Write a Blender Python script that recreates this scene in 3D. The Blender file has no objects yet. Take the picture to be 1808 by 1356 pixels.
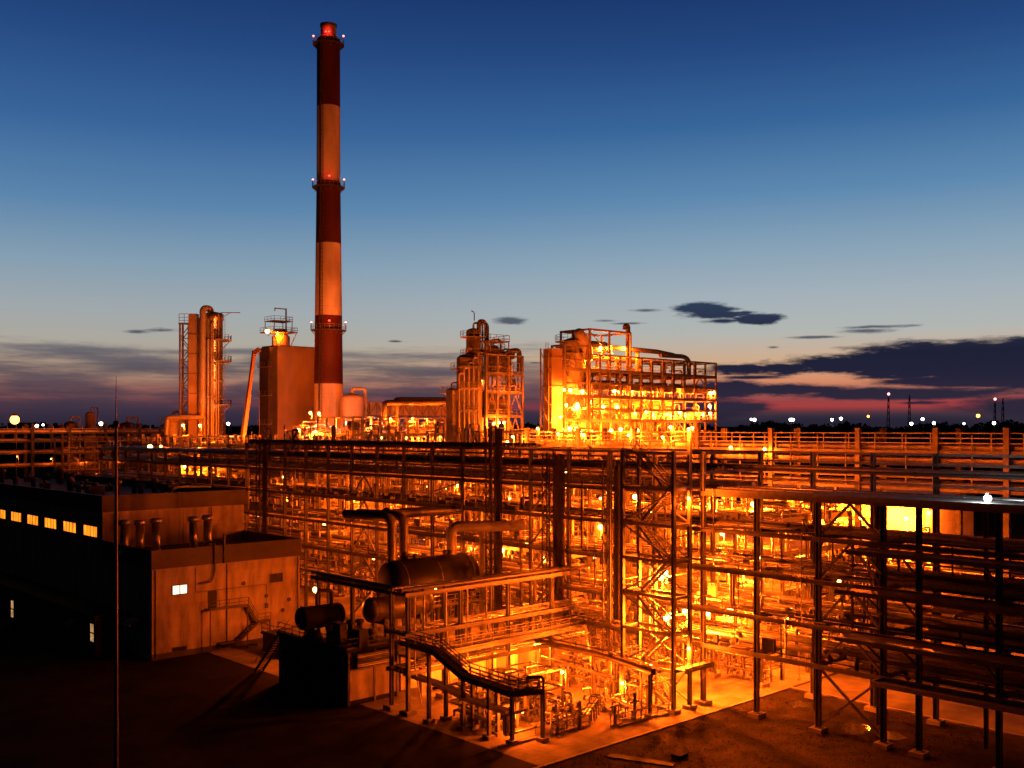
import bpy, math, random
from mathutils import Vector
R = math.radians
SC = bpy.context.scene
COL = SC.collection
# ------------------------------------------------------------------ camera frame
# plant axes: X runs to the right and away, Y runs to the left and away; the camera stands on a roof 27 m up
H = 27.0; F = 1800.0; CX = 904.0; HY = 757.0
FW = (0.6838, 0.7297); RT = (0.7297, -0.6838)
def at(px, py, d):
    r = d*(px-CX)/F
    return Vector((FW[0]*d+RT[0]*r, FW[1]*d+RT[1]*r, H-d*(py-HY)/F))
def on_v(px, py, v):
    s = (px-CX)/F
    u = v*(.6838+.7297*s)/(.7297-.6838*s)
    return at(px, py, FW[0]*u+FW[1]*v)
def on_u(px, py, u):
    s = (px-CX)/F
    v = u*(.7297-.6838*s)/(.6838+.7297*s)
    return at(px, py, FW[0]*u+FW[1]*v)
def on_z(px, py, z=0.0):
    return at(px, py, (H-z)*F/(py-HY))

# ------------------------------------------------------------------ mesh builder
class MB:
    def __init__(s): s.v = []; s.f = []; s.sm = []
    def add(s, vs, fs, smooth=False):
        n = len(s.v); s.v += [tuple(p) for p in vs]
        for f in fs: s.f.append(tuple(i+n for i in f)); s.sm.append(smooth)
    def box(s, c, d):
        x, y, z = c; a, b, e = d[0]/2, d[1]/2, d[2]/2
        s.add([(x-a,y-b,z-e),(x+a,y-b,z-e),(x+a,y+b,z-e),(x-a,y+b,z-e),(x-a,y-b,z+e),(x+a,y-b,z+e),(x+a,y+b,z+e),(x-a,y+b,z+e)],
              [(0,3,2,1),(4,5,6,7),(0,1,5,4),(1,2,6,5),(2,3,7,6),(3,0,4,7)])
        return s
    def span(s, a, b):
        return s.box([(a[i]+b[i])/2 for i in range(3)], [abs(b[i]-a[i]) for i in range(3)])
    def bar(s, p, q, w, h=None):
        h = h or w; p = Vector(p); q = Vector(q); t = (q-p)
        if t.length < 1e-6: return s
        t.normalize()
        up = Vector((0,0,1)) if abs(t.z) < .95 else Vector((0,1,0))
        x = t.cross(up).normalized(); y = x.cross(t).normalized()
        vs = []
        for c in (p, q):
            for a, b in ((-1,-1),(1,-1),(1,1),(-1,1)): vs.append(c+x*(a*w/2)+y*(b*h/2))
        s.add(vs, [(0,1,2,3),(7,6,5,4),(0,4,5,1),(1,5,6,2),(2,6,7,3),(3,7,4,0)])
        return s
    def hcol(s, x, y, z0, z1, w=.36, along='x', t=.06):
        "H section upright"
        zc = (z0+z1)/2; h = z1-z0
        if along == 'x':
            s.box((x-w/2+t/2,y,zc),(t,w,h)); s.box((x+w/2-t/2,y,zc),(t,w,h)); s.box((x,y,zc),(w-2*t,t*.8,h))
        else:
            s.box((x,y-w/2+t/2,zc),(w,t,h)); s.box((x,y+w/2-t/2,zc),(w,t,h)); s.box((x,y,zc),(t*.8,w-2*t,h))
        return s
    def ibeam(s, p, q, w=.2, h=.35, t=.035):
        p = Vector(p); q = Vector(q); o = Vector((0,0,h/2-t/2))
        s.bar(p+o, q+o, w, t); s.bar(p-o, q-o, w, t); s.bar(p, q, t*.8, h-2*t); return s
    def tube(s, pts, r, n=8, caps=True):
        pts = [Vector(p) for p in pts]; k = len(pts); rings = []
        for i in range(k):
            if i == 0: t = pts[1]-pts[0]
            elif i == k-1: t = pts[-1]-pts[-2]
            else: t = (pts[i]-pts[i-1]).normalized()+(pts[i+1]-pts[i]).normalized()
            if t.length < 1e-6: t = Vector((0,0,1))
            t.normalize()
            if i == 0:
                up = Vector((0,0,1)) if abs(t.z) < .9 else Vector((1,0,0))
                x = t.cross(up).normalized()
            else:
                x = (x - t*x.dot(t)).normalized()
            y = t.cross(x).normalized()
            rr = r[i] if isinstance(r, (list,tuple)) else r
            rings.append([pts[i]+x*(rr*math.cos(2*math.pi*j/n))+y*(rr*math.sin(2*math.pi*j/n)) for j in range(n)])
        vs = [p for g in rings for p in g]; fs = []
        for i in range(k-1):
            for j in range(n):
                j2 = (j+1)%n; fs.append((i*n+j, i*n+j2, (i+1)*n+j2, (i+1)*n+j))
        s.add(vs, fs, True)
        if caps:
            s.add(rings[0], [tuple(range(n))]); s.add(rings[-1], [tuple(reversed(range(n)))])
        return s
    def lathe(s, c, prof, n=20, axis='z', smooth=True):
        c = Vector(c); vs = []
        for r, z in prof:
            for j in range(n):
                a = 2*math.pi*j/n; p = (r*math.cos(a), r*math.sin(a), z)
                if axis == 'x': p = (p[2], p[0], p[1])
                if axis == 'y': p = (p[1], p[2], p[0])
                vs.append(c+Vector(p))
        fs = []
        for i in range(len(prof)-1):
            for j in range(n):
                j2 = (j+1)%n; fs.append((i*n+j, i*n+j2, (i+1)*n+j2, (i+1)*n+j))
        s.add(vs, fs, smooth)
        return s
    def disc(s, c, r, n=16, axis='z'):
        return s.lathe(c, [(0.001,0),(r,0)], n, axis, False)
    def vessel(s, c, r, l, axis='x', n=20):
        "horizontal or vertical drum with dished ends, centre c"
        k = r*.45; pr = [(.001,-l/2-k)]
        for a in (25,50,70): pr.append((r*math.sin(R(a)), -l/2-k*math.cos(R(a))))
        pr += [(r,-l/2),(r,l/2)]
        for a in (70,50,25): pr.append((r*math.sin(R(a)), l/2+k*math.cos(R(a))))
        pr.append((.001, l/2+k))
        return s.lathe(c, pr, n, axis)
    def ball(s, c, r, n=10, m=6):
        return s.lathe(c, [(max(.001,r*math.sin(math.pi*i/m)), -r*math.cos(math.pi*i/m)) for i in range(m+1)], n)
    def rail(s, pts, h=1.1, r=.028, step=1.6, mids=(.55,), kick=True):
        "guard rail along a polyline of floor points"
        for i in range(len(pts)-1):
            p = Vector(pts[i]); q = Vector(pts[i+1]); L = (q-p).length
            if L < .05: continue
            for z in (h,)+tuple(mids): s.bar(p+Vector((0,0,z)), q+Vector((0,0,z)), r*2)
            if kick: s.bar(p+Vector((0,0,.09)), q+Vector((0,0,.09)), .02, .16)
            k = max(1, round(L/step))
            for j in range(k+1):
                c = p.lerp(q, j/k); s.bar(c, c+Vector((0,0,h)), r*1.8)
        return s
    def ladder(s, p, z0, z1, w=.5, axis='x', cage=True):
        x, y = p; a = Vector((w/2,0,0)) if axis == 'x' else Vector((0,w/2,0)); c = Vector((x,y,0))
        for g in (-1,1): s.bar(c+a*g+Vector((0,0,z0)), c+a*g+Vector((0,0,z1)), .06)
        z = z0+.3
        while z < z1: s.bar(c-a+Vector((0,0,z)), c+a+Vector((0,0,z)), .035); z += .35
        return s
    def build(s, name, mat, parent=None):
        o = Vector((0,0,0)); p = parent
        while p is not None: o += p.location; p = p.parent
        me = bpy.data.meshes.new(name)
        me.from_pydata([(v[0]-o.x, v[1]-o.y, v[2]-o.z) for v in s.v], [], s.f)
        me.polygons.foreach_set('use_smooth', s.sm)
        me.materials.append(mat); me.update()
        ob = bpy.data.objects.new(name, me); COL.objects.link(ob)
        if parent is not None: ob.parent = parent
        return ob

def rnd(pts, r, k=3):
    "round the corners of a pipe run"
    pts = [Vector(p) for p in pts]; out = [pts[0]]
    for i in range(1, len(pts)-1):
        a, b, c = pts[i-1], pts[i], pts[i+1]
        d1 = (a-b); d2 = (c-b); q = min(r, d1.length*.48, d2.length*.48)
        p1 = b+d1.normalized()*q; p2 = b+d2.normalized()*q
        for j in range(k+1):
            t = j/k; out.append(p1*(1-t)**2+b*2*t*(1-t)+p2*t*t)
    out.append(pts[-1]); return out

def tag(o, label=None, cat=None, group=None, kind=None):
    if label: o['label'] = label
    if cat: o['category'] = cat
    if group: o['group'] = group
    if kind: o['kind'] = kind
    return o
def thing(name, label, cat, loc=(0,0,0), group=None):
    o = bpy.data.objects.new(name, None); COL.objects.link(o); o.location = loc
    o.empty_display_size = .3
    return tag(o, label, cat, group)
def kids(o): return [c for c in KIDS.get(o.name, [])]
def dup(root, loc, rz=0.0, label=None, group=None, scale=None):
    "copy of a thing with copies of its parts, sub-parts and lights"
    r = root.copy(); COL.objects.link(r); r.location = loc; r.rotation_euler = (0,0,rz)
    if scale: r.scale = scale
    if label: r['label'] = label
    if group: r['group'] = group
    for ch in list(root.children):
        c = ch.copy(); COL.objects.link(c); c.parent = r
        for g in ch.children:
            d = g.copy(); COL.objects.link(d); d.parent = c
    return r
ORD = ['first','second','third','fourth','fifth','sixth','seventh','eighth','ninth','tenth','eleventh','twelfth','thirteenth','fourteenth','fifteenth','sixteenth','seventeenth','eighteenth','nineteenth','twentieth']

# ------------------------------------------------------------------ materials
def lin(c):
    return tuple((x/255/12.92 if x/255 <= .04045 else ((x/255+.055)/1.055)**2.4) for x in c)
def mat(name, col, rough=.6, metal=0.0, var=.25, scale=1.5, bump=.0, col2=None, stretch=(1,1,1), objvar=.0, coords='Object', spec=.5):
    m = bpy.data.materials.new(name); m.use_nodes = True
    nt = m.node_tree; N = nt.nodes; L = nt.links; b = N['Principled BSDF']
    b.inputs['Roughness'].default_value = rough; b.inputs['Metallic'].default_value = metal
    b.inputs['Specular IOR Level'].default_value = spec
    tc = N.new('ShaderNodeTexCoord'); mp = N.new('ShaderNodeMapping'); mp.inputs['Scale'].default_value = stretch
    geo = N.new('ShaderNodeNewGeometry')
    L.new(geo.outputs['Position'], mp.inputs[0])
    nz = N.new('ShaderNodeTexNoise'); nz.inputs['Scale'].default_value = scale; nz.inputs['Detail'].default_value = 5; nz.inputs['Roughness'].default_value = .65
    L.new(mp.outputs[0], nz.inputs['Vector'])
    rp = N.new('ShaderNodeValToRGB'); e = rp.color_ramp.elements
    c2 = col2 or tuple(x*(1-var) for x in col); c1 = tuple(min(1,x*(1+var*.6)) for x in col)
    e[0].position = .32; e[0].color = (*c2,1); e[1].position = .68; e[1].color = (*c1,1)
    L.new(nz.outputs['Fac'], rp.inputs[0]); out = rp.outputs[0]
    if objvar:
        oi = N.new('ShaderNodeObjectInfo'); mr = N.new('ShaderNodeMapRange')
        mr.inputs[3].default_value = 1-objvar; mr.inputs[4].default_value = 1+objvar
        L.new(oi.outputs['Random'], mr.inputs[0])
        mx = N.new('ShaderNodeVectorMath'); mx.operation = 'SCALE'
        L.new(out, mx.inputs[0]); L.new(mr.outputs[0], mx.inputs['Scale']); out = mx.outputs[0]
    L.new(out, b.inputs['Base Color'])
    rr = N.new('ShaderNodeMapRange'); rr.inputs[3].default_value = max(.05,rough-.12); rr.inputs[4].default_value = min(1,rough+.12)
    L.new(nz.outputs['Fac'], rr.inputs[0]); L.new(rr.outputs[0], b.inputs['Roughness'])
    if bump:
        bp = N.new('ShaderNodeBump'); bp.inputs['Strength'].default_value = bump; bp.inputs['Distance'].default_value = .05
        L.new(nz.outputs['Fac'], bp.inputs['Height']); L.new(bp.outputs[0], b.inputs['Normal'])
    return m
def emit(name, col, st):
    m = bpy.data.materials.new(name); m.use_nodes = True
    N = m.node_tree.nodes; b = N['Principled BSDF']
    b.inputs['Base Color'].default_value = (*[min(.8,c) for c in col],1)
    b.inputs['Emission Color'].default_value = (*col,1); b.inputs['Emission Strength'].default_value = st
    m.cycles.emission_sampling = 'NONE'
    return m
def seams(m, px, py, pz, dark=.7, w=.02):
    "panel joints: darkens thin lines every px/py/pz metres (0 = none)"
    nt = m.node_tree; N = nt.nodes; L = nt.links; b = N['Principled BSDF']
    geo = N.new('ShaderNodeNewGeometry'); sp = N.new('ShaderNodeSeparateXYZ'); L.new(geo.outputs['Position'], sp.inputs[0])
    acc = None
    for i, p in enumerate((px,py,pz)):
        if not p: continue
        d = N.new('ShaderNodeMath'); d.operation = 'DIVIDE'; d.inputs[1].default_value = p; L.new(sp.outputs[i], d.inputs[0])
        f = N.new('ShaderNodeMath'); f.operation = 'FRACT'; L.new(d.outputs[0], f.inputs[0])
        g = N.new('ShaderNodeMath'); g.operation = 'LESS_THAN'; g.inputs[1].default_value = w/p; L.new(f.outputs[0], g.inputs[0])
        if acc is None: acc = g
        else:
            k = N.new('ShaderNodeMath'); k.operation = 'MAXIMUM'; L.new(acc.outputs[0], k.inputs[0]); L.new(g.outputs[0], k.inputs[1]); acc = k
    src = b.inputs['Base Color'].links[0].from_socket
    mx = N.new('ShaderNodeMix'); mx.data_type = 'RGBA'; mx.blend_type = 'MULTIPLY'
    mx.inputs['B'].default_value = (dark,dark,dark,1)
    L.new(acc.outputs[0], mx.inputs['Factor']); L.new(src, mx.inputs['A']); L.new(mx.outputs['Result'], b.inputs['Base Color'])
    return m

M = {}
M['steel'] = mat('painted_steel', (.21,.20,.185), .5, 0, .4, 1.2, objvar=.15)
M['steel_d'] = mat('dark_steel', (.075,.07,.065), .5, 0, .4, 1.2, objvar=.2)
M['galv'] = mat('galvanised_steel', (.34,.33,.32), .42, .5, .3, 3, objvar=.15)
M['clad'] = mat('aluminium_cladding', (.52,.50,.48), .30, .8, .25, 2.2, objvar=.2)
M['pipe_d'] = mat('bare_pipe', (.12,.105,.095), .42, .35, .35, 2, objvar=.3)
M['pipe_l'] = mat('painted_pipe', (.46,.44,.40), .42, .1, .25, 2, objvar=.25)
M['deck'] = mat('deck_plate', (.26,.26,.25), .6, .2, .4, 2.5, objvar=.1)
M['grating'] = mat('grating', (.2,.2,.19), .6, .2, .4, 6)
M['concrete'] = mat('concrete', (.34,.32,.29), .85, 0, .3, .6, .25)
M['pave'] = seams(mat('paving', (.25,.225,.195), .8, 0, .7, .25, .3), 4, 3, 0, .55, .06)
M['asphalt'] = mat('asphalt', (.05,.05,.05), .8, 0, .4, .4, .3)
M['earth'] = mat('bare_earth', (.04,.036,.03), 1.0, 0, .5, .15, .4, spec=0)
M['road'] = mat('road_surface', (.13,.12,.105), .85, 0, .6, .3, .25)
M['grass'] = mat('lawn_grass', (.035,.028,.014), 1.0, 0, .7, .35, .9, spec=.05)
M['yard'] = mat('shaded_yard_concrete', (.024,.02,.018), 1.0, 0, .6, .2, .3, spec=.08)  # same paving darkened, the yard's lack of light put into its colour
M['near_black'] = mat('near_black_lagging', (.014,.012,.011), .75, 0, .5, 1.2, spec=.25)  # even near-black base colour for drum, shed and slab
M['water'] = mat('puddle_water', (.02,.02,.02), .06, 0, .2, 2, .03)
M['wall'] = seams(mat('wall_panel', (.46,.40,.34), .78, 0, .5, .55, .15, stretch=(1.6,1.6,.35)), 3, 3, 1.2, .84, .05)
M['wall_d'] = mat('fascia_sheet', (.075,.06,.055), .6, 0, .3, .7)
M['wall_b'] = seams(mat('plant_wall', (.70,.67,.60), .75, 0, .25, .4), 3, 3, 3, .75, .06)
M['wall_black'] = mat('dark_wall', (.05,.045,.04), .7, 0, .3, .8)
M['roof'] = mat('roof_felt', (.04,.04,.04), .85, 0, .4, .8, .2)
M['red'] = seams(mat('chimney_red', (.075,.007,.006), .7, 0, .35, .25, stretch=(1,1,.25)), 0, 0, 5, .85, .12)
M['white'] = seams(mat('chimney_white', (.60,.54,.47), .75, 0, .4, .25, stretch=(1,1,.25)), 0, 0, 5, .86, .12)
M['casing'] = seams(mat('heater_casing', (.40,.32,.25), .65, 0, .25, .2, stretch=(1,1,.4)), 2.5, 2.5, 4, .85, .05)
M['vent'] = mat('vent_metal', (.5,.5,.5), .35, .7, .2, 2)
M['tree'] = mat('dark_foliage', (.03,.035,.02), .9, 0, .5, .05)
M['glass'] = mat('dark_glass', (.05,.055,.05), .15, 0, .2, 2)
M['yellow'] = mat('crane_paint', (.5,.30,.06), .5, 0, .2, 1)
M['rubber'] = mat('rubber', (.03,.03,.03), .8, 0, .2, 3)
SOD = (1.0, .105, .003)
M['bulb'] = emit('sodium_bulb', (1.0,.48,.11), 16)
M['bulb_o'] = emit('deep_orange_bulb', (1.0,.30,.04), 12)
M['bulb_w'] = emit('white_bulb', (1.0,.95,.85), 14)
M['red_lamp'] = emit('red_lamp', (1.0,.03,.02), 10)
M['red_pale'] = emit('pale_red_lamp', (1.0,.30,.26), 5)
M['win_y'] = emit('lit_window_amber', (1.0,.235,.012), 2.3)
M['win_w'] = emit('lit_window_white', (1.0,.86,.62), 1.8)
M['win_c'] = emit('lit_window_cream', (.9,.48,.2), .9)
def lit_glass(m, sx, sy, lo):
    "uneven brightness behind the glass"
    nt = m.node_tree; N = nt.nodes; L = nt.links; b = N['Principled BSDF']
    geo = N.new('ShaderNodeNewGeometry'); mp = N.new('ShaderNodeMapping'); mp.inputs['Scale'].default_value = (sx,sx,sy)
    L.new(geo.outputs['Position'], mp.inputs[0]); nz = N.new('ShaderNodeTexNoise'); nz.inputs['Scale'].default_value = 1
    L.new(mp.outputs[0], nz.inputs['Vector']); mr = N.new('ShaderNodeMapRange'); st = b.inputs['Emission Strength'].default_value
    mr.inputs[1].default_value = .3; mr.inputs[2].default_value = .7; mr.inputs[3].default_value = st*lo; mr.inputs[4].default_value = st*1.15
    L.new(nz.outputs['Fac'], mr.inputs[0]); L.new(mr.outputs[0], b.inputs['Emission Strength'])
lit_glass(M['win_y'], 1.6, .5, .4); lit_glass(M['win_c'], 2, 1.5, .3); lit_glass(M['win_w'], 1.2, 1.2, .75)

# ------------------------------------------------------------------ lamps
LD = {}; PW = 4.8
def light_data(power, col, size=.12):
    k = (power, col, size)
    if k not in LD:
        d = bpy.data.lights.new('lamp_light', 'POINT'); d.energy = power*PW; d.color = col; d.shadow_soft_size = size; LD[k] = d
    return LD[k]
BULB = {}
def lamp(p, label, power=1200, drop=1.6, kind='bracket', col=SOD, bulb='bulb', br=.2, group=None, name=None, off=(0,0,-.42), arm=(0.35,0,0)):
    "p = bulb centre; a post of length drop below (kind post) or a short bracket"
    p = Vector(p)
    base = p-Vector((0,0,drop)) if kind == 'post' else p
    nm = name or ('lamp_post' if kind == 'post' else 'bulkhead_lamp')
    t = thing(nm, label, 'lamp', base, group)
    a = Vector(arm)
    if kind == 'post':
        m = MB(); m.tube(rnd([base+a, p+a+Vector((0,0,.25)), p+Vector((0,0,.25+br))], .25), .055, 6); m.build('pole', M['galv'], t)
        m = MB(); m.box(base+a+Vector((0,0,.06)), (.3,.3,.12)); m.build('base_plate', M['galv'], t)
    else:
        m = MB(); m.bar(p+Vector((0,0,br+.1)), p+Vector((0,0,br+.1))+a, .07); m.build('bracket', M['galv'], t)
    m = MB(); m.lathe(p, [(br*.62,br*.8),(br*.55,br*1.05),(.05,br*1.35)], 10); m.build('housing', M['galv'], t)
    k = (bulb, br)
    if k not in BULB:
        m = MB(); m.ball((0,0,0), br); o = m.build('bulb', M[bulb], None); COL.objects.unlink(o); BULB[k] = o.data
    o = bpy.data.objects.new('bulb', BULB[k]); COL.objects.link(o); o.parent = t; o.location = p-base
    if power:
        l = bpy.data.objects.new('lamp_light', light_data(power, col)); COL.objects.link(l); l.parent = t; l.location = p-base+Vector(off)
    return t
# ------------------------------------------------------------------ sky (direction based: azimuth and elevation)
def make_world():
    w = bpy.data.worlds.new('World'); SC.world = w; w.use_nodes = True
    nt = w.node_tree; N = nt.nodes; L = nt.links; bg = N['Background']
    def m(op, a, b=None, c=None):
        n = N.new('ShaderNodeMath'); n.operation = op
        for i, x in enumerate((a,b,c)):
            if x is None: continue
            if isinstance(x, (int,float)): n.inputs[i].default_value = x
            else: L.new(x, n.inputs[i])
        return n.outputs[0]
    tc = N.new('ShaderNodeTexCoord'); D = tc.outputs['Generated']
    def dot(v):
        n = N.new('ShaderNodeVectorMath'); n.operation = 'DOT_PRODUCT'; L.new(D, n.inputs[0]); n.inputs[1].default_value = v; return n.outputs['Value']
    az = m('ARCTAN2', dot((RT[0],RT[1],0)), dot((FW[0],FW[1],0)))
    el = m('ARCSINE', dot((0,0,1)))
    cv = N.new('ShaderNodeCombineXYZ'); L.new(az, cv.inputs[0]); L.new(el, cv.inputs[1])
    def ae(px, py):
        a = math.atan((px-CX)/F); return a, math.atan((HY-py)/F*math.cos(a))
    def ramp(fac, stops):
        r = N.new('ShaderNodeValToRGB'); e = r.color_ramp.elements
        while len(e) < len(stops): e.new(.5)
        for i, (p, c) in enumerate(stops): e[i].position = p; e[i].color = (*lin(c),1)
        if fac is not None: L.new(fac, r.inputs[0])
        return r.outputs[0]
    E = lambda y: max(0, math.atan((HY-y)/F))/.6
    fac = m('DIVIDE', el, .6)
    left = ramp(fac, [(0,(48,40,56)),(E(735),(58,44,60)),(E(715),(112,62,70)),(E(690),(150,98,88)),(E(655),(178,150,126)),(E(610),(172,168,158)),(E(560),(160,168,172)),(E(480),(132,158,178)),(E(380),(90,132,172)),(E(250),(56,100,154)),(E(100),(36,72,128)),(E(0),(27,58,112)),(.72,(17,38,78)),(.82,(4,9,22)),(1,(1,2,7))])
    right = ramp(fac, [(0,(52,44,60)),(E(738),(52,47,62)),(E(729),(78,52,63)),(E(719),(166,62,62)),(E(710),(156,66,67)),(E(697),(158,90,84)),(E(676),(214,138,102)),(E(640),(208,172,138)),(E(590),(178,182,178)),(E(530),(164,177,186)),(E(450),(136,163,184)),(E(350),(92,136,176)),(E(230),(56,102,154)),(E(100),(36,72,128)),(.66,(27,58,112)),(.72,(17,38,78)),(.82,(4,9,22)),(1,(1,2,7))])
    mr = N.new('ShaderNodeMapRange'); mr.interpolation_type = 'SMOOTHSTEP'; mr.inputs[1].default_value = -.38; mr.inputs[2].default_value = .30; L.new(az, mr.inputs[0])
    # long thin streaks bend the elevation a little
    mix = N.new('ShaderNodeMix'); mix.data_type = 'RGBA'; L.new(mr.outputs[0], mix.inputs['Factor']); L.new(left, mix.inputs['A']); L.new(right, mix.inputs['B'])
    base = mix.outputs['Result']
    def noise(sx, sy, sc, det=5, rough=.6, off=0.0):
        mp = N.new('ShaderNodeMapping'); mp.inputs['Scale'].default_value = (sx,sy,1); mp.inputs['Location'].default_value = (off,off*.7,0); L.new(cv.outputs[0], mp.inputs[0])
        n = N.new('ShaderNodeTexNoise'); n.inputs['Scale'].default_value = sc; n.inputs['Detail'].default_value = det; n.inputs['Roughness'].default_value = rough
        L.new(mp.outputs[0], n.inputs['Vector']); return n.outputs['Fac']
    n_edge = noise(8, 52, 1.5, 8, .66)
    n_fine = noise(30, 110, 1.5, 6, .7, 3)
    wob = m('ADD', m('MULTIPLY', m('SUBTRACT', n_edge, .5), 4.2), m('MULTIPLY', m('SUBTRACT', n_fine, .5), 2.2))
    def blobs(lst, gain=1.0):
        acc = None
        for (x0, y0, x1, y1, soft, amp) in lst:
            a0, e0 = ae(x0, y1); a1, e1 = ae(x1, y0)
            s = N.new('ShaderNodeVectorMath'); s.operation = 'SUBTRACT'; L.new(cv.outputs[0], s.inputs[0]); s.inputs[1].default_value = ((a0+a1)/2,(e0+e1)/2,0)
            k = N.new('ShaderNodeVectorMath'); k.operation = 'MULTIPLY'; L.new(s.outputs[0], k.inputs[0]); k.inputs[1].default_value = (2/(a1-a0), 2/(e1-e0), 0)
            g = N.new('ShaderNodeVectorMath'); g.operation = 'LENGTH'; L.new(k.outputs[0], g.inputs[0])
            d = m('ADD', g.outputs['Value'], m('MULTIPLY', wob, amp))
            r = N.new('ShaderNodeMapRange'); r.interpolation_type = 'SMOOTHSTEP'
            r.inputs[1].default_value = 1.0; r.inputs[2].default_value = 1-soft; L.new(d, r.inputs[0])
            acc = r.outputs[0] if acc is None else m('MAXIMUM', acc, r.outputs[0])
        return acc
    # streaky layer on the left and centre
    st = noise(5, 62, 1.25, 6, .6, 7)
    dens = N.new('ShaderNodeValToRGB'); e = dens.color_ramp.elements
    for p_, v_ in ((E(745),.66),(E(700),.53),(E(660),.55),(E(625),.50)): 
        q = e.new(p_); q.color = (v_,)*3+(1,)
    e[0].color = (.7,.7,.7,1); e[-1].position = E(585); e[-1].color = (.18,.18,.18,1)
    L.new(fac, dens.inputs[0])
    sm_ = N.new('ShaderNodeMapRange'); sm_.interpolation_type = 'SMOOTHSTEP'; sm_.inputs[1].default_value = -.13; sm_.inputs[2].default_value = .16
    L.new(m('SUBTRACT', dens.outputs[0], st), sm_.inputs[0])
    lm = N.new('ShaderNodeMapRange'); lm.interpolation_type = 'SMOOTHSTEP'; lm.inputs[1].default_value = .2; lm.inputs[2].default_value = -.05; lm.inputs[3].default_value = .0; L.new(az, lm.inputs[0])
    smask = m('MULTIPLY', m('MULTIPLY', sm_.outputs[0], lm.outputs[0]), .85)
    def over(basec, mask, c):
        x = N.new('ShaderNodeMix'); x.data_type = 'RGBA'; L.new(mask, x.inputs['Factor']); L.new(basec, x.inputs['A'])
        if isinstance(c, tuple): x.inputs['B'].default_value = (*lin(c),1)
        else: L.new(c, x.inputs['B'])
        return x.outputs['Result']
    c_streak = ramp(fac, [(0,(40,34,50)),(E(735),(52,44,62)),(E(680),(78,66,80)),(E(640),(92,88,98)),(E(600),(104,108,116))])
    base = over(base, smask, c_streak)
    left_b = blobs([(-60,648,260,700,.7,.35),(-40,690,330,745,.7,.35),(150,625,340,668,.8,.4),(395,618,560,650,.8,.4),(380,668,520,705,.7,.35),(600,640,900,672,.8,.4),(610,676,860,715,.7,.35),(-80,605,330,632,.9,.4),(880,655,1010,720,.9,.3)])
    base = over(base, m('MULTIPLY', left_b, .72), c_streak)
    thin = blobs([(1040,563,1100,570,.9,.5),(1070,568,1140,574,.9,.5),(1440,569,1640,584,.9,.6),(1350,610,1380,616,.9,.4),(930,638,962,643,.9,.4),(214,582,270,589,1,.6),(248,580,325,586,1,.7),(682,600,714,605,.8,.3),(1105,543,1178,553,.9,.4),(868,558,940,577,.8,.45),(1460,576,1590,592,.9,.4),(1380,590,1500,600,.8,.4)])
    base = over(base, m('MULTIPLY', thin, .85), (58,66,84))
    dark = blobs([(1174,531,1312,560,.4,.3),(1186,546,1340,566,.5,.5),(1286,550,1394,577,.4,.4),(1220,560,1330,574,.8,.5),
                  (1420,586,1900,682,.3,.2),(1500,574,2150,694,.3,.16),(1650,570,2150,660,.3,.2),(1345,620,1640,668,.4,.30),(1225,636,1400,664,.45,.4),(1290,632,1500,668,.45,.4),(1500,650,2000,690,.4,.2),
                  (1190,668,1400,706,.5,.35),(1150,692,1376,752,.6,.3),(1690,704,2100,752,.6,.25),(1260,672,1560,702,.5,.35),(1240,706,1380,730,.7,.4),(1560,706,1700,716,.8,.5),(940,690,1300,716,.9,.4),(1320,674,1900,712,.5,.25),(1640,690,2000,740,.6,.2),(1100,724,2000,776,.6,.14),(1700,640,2300,700,.4,.2),(1250,660,1420,672,.8,.3)])
    c_dark = ramp(fac, [(0,(38,34,50)),(E(720),(46,40,58)),(E(690),(44,38,58)),(E(665),(34,34,56)),(E(630),(30,33,54)),(E(590),(40,44,66)),(E(540),(46,60,86))])
    base = over(base, dark, c_dark)
    # last glow of the set sun: physical sky, sun just under the horizon
    sk = N.new('ShaderNodeTexSky'); sk.sky_type = 'NISHITA'; sk.sun_disc = False; sk.sun_elevation = R(-3); sk.sun_rotation = R(50); sk.altitude = 100
    ad = N.new('ShaderNodeMix'); ad.data_type = 'RGBA'; ad.blend_type = 'ADD'; ad.inputs['Factor'].default_value = .0002
    L.new(base, ad.inputs['A']); L.new(sk.outputs[0], ad.inputs['B'])
    # the half of the sky away from the sunset is already night
    dk = N.new('ShaderNodeMapRange'); dk.interpolation_type = 'SMOOTHSTEP'; dk.inputs[1].default_value = .52; dk.inputs[2].default_value = .95; dk.inputs[3].default_value = 1; dk.inputs[4].default_value = .03
    L.new(m('ABSOLUTE', az), dk.inputs[0])
    fin = N.new('ShaderNodeVectorMath'); fin.operation = 'SCALE'; L.new(ad.outputs['Result'], fin.inputs[0]); L.new(dk.outputs[0], fin.inputs['Scale'])
    L.new(fin.outputs[0], bg.inputs['Color']); bg.inputs['Strength'].default_value = 1.0
make_world()

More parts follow.
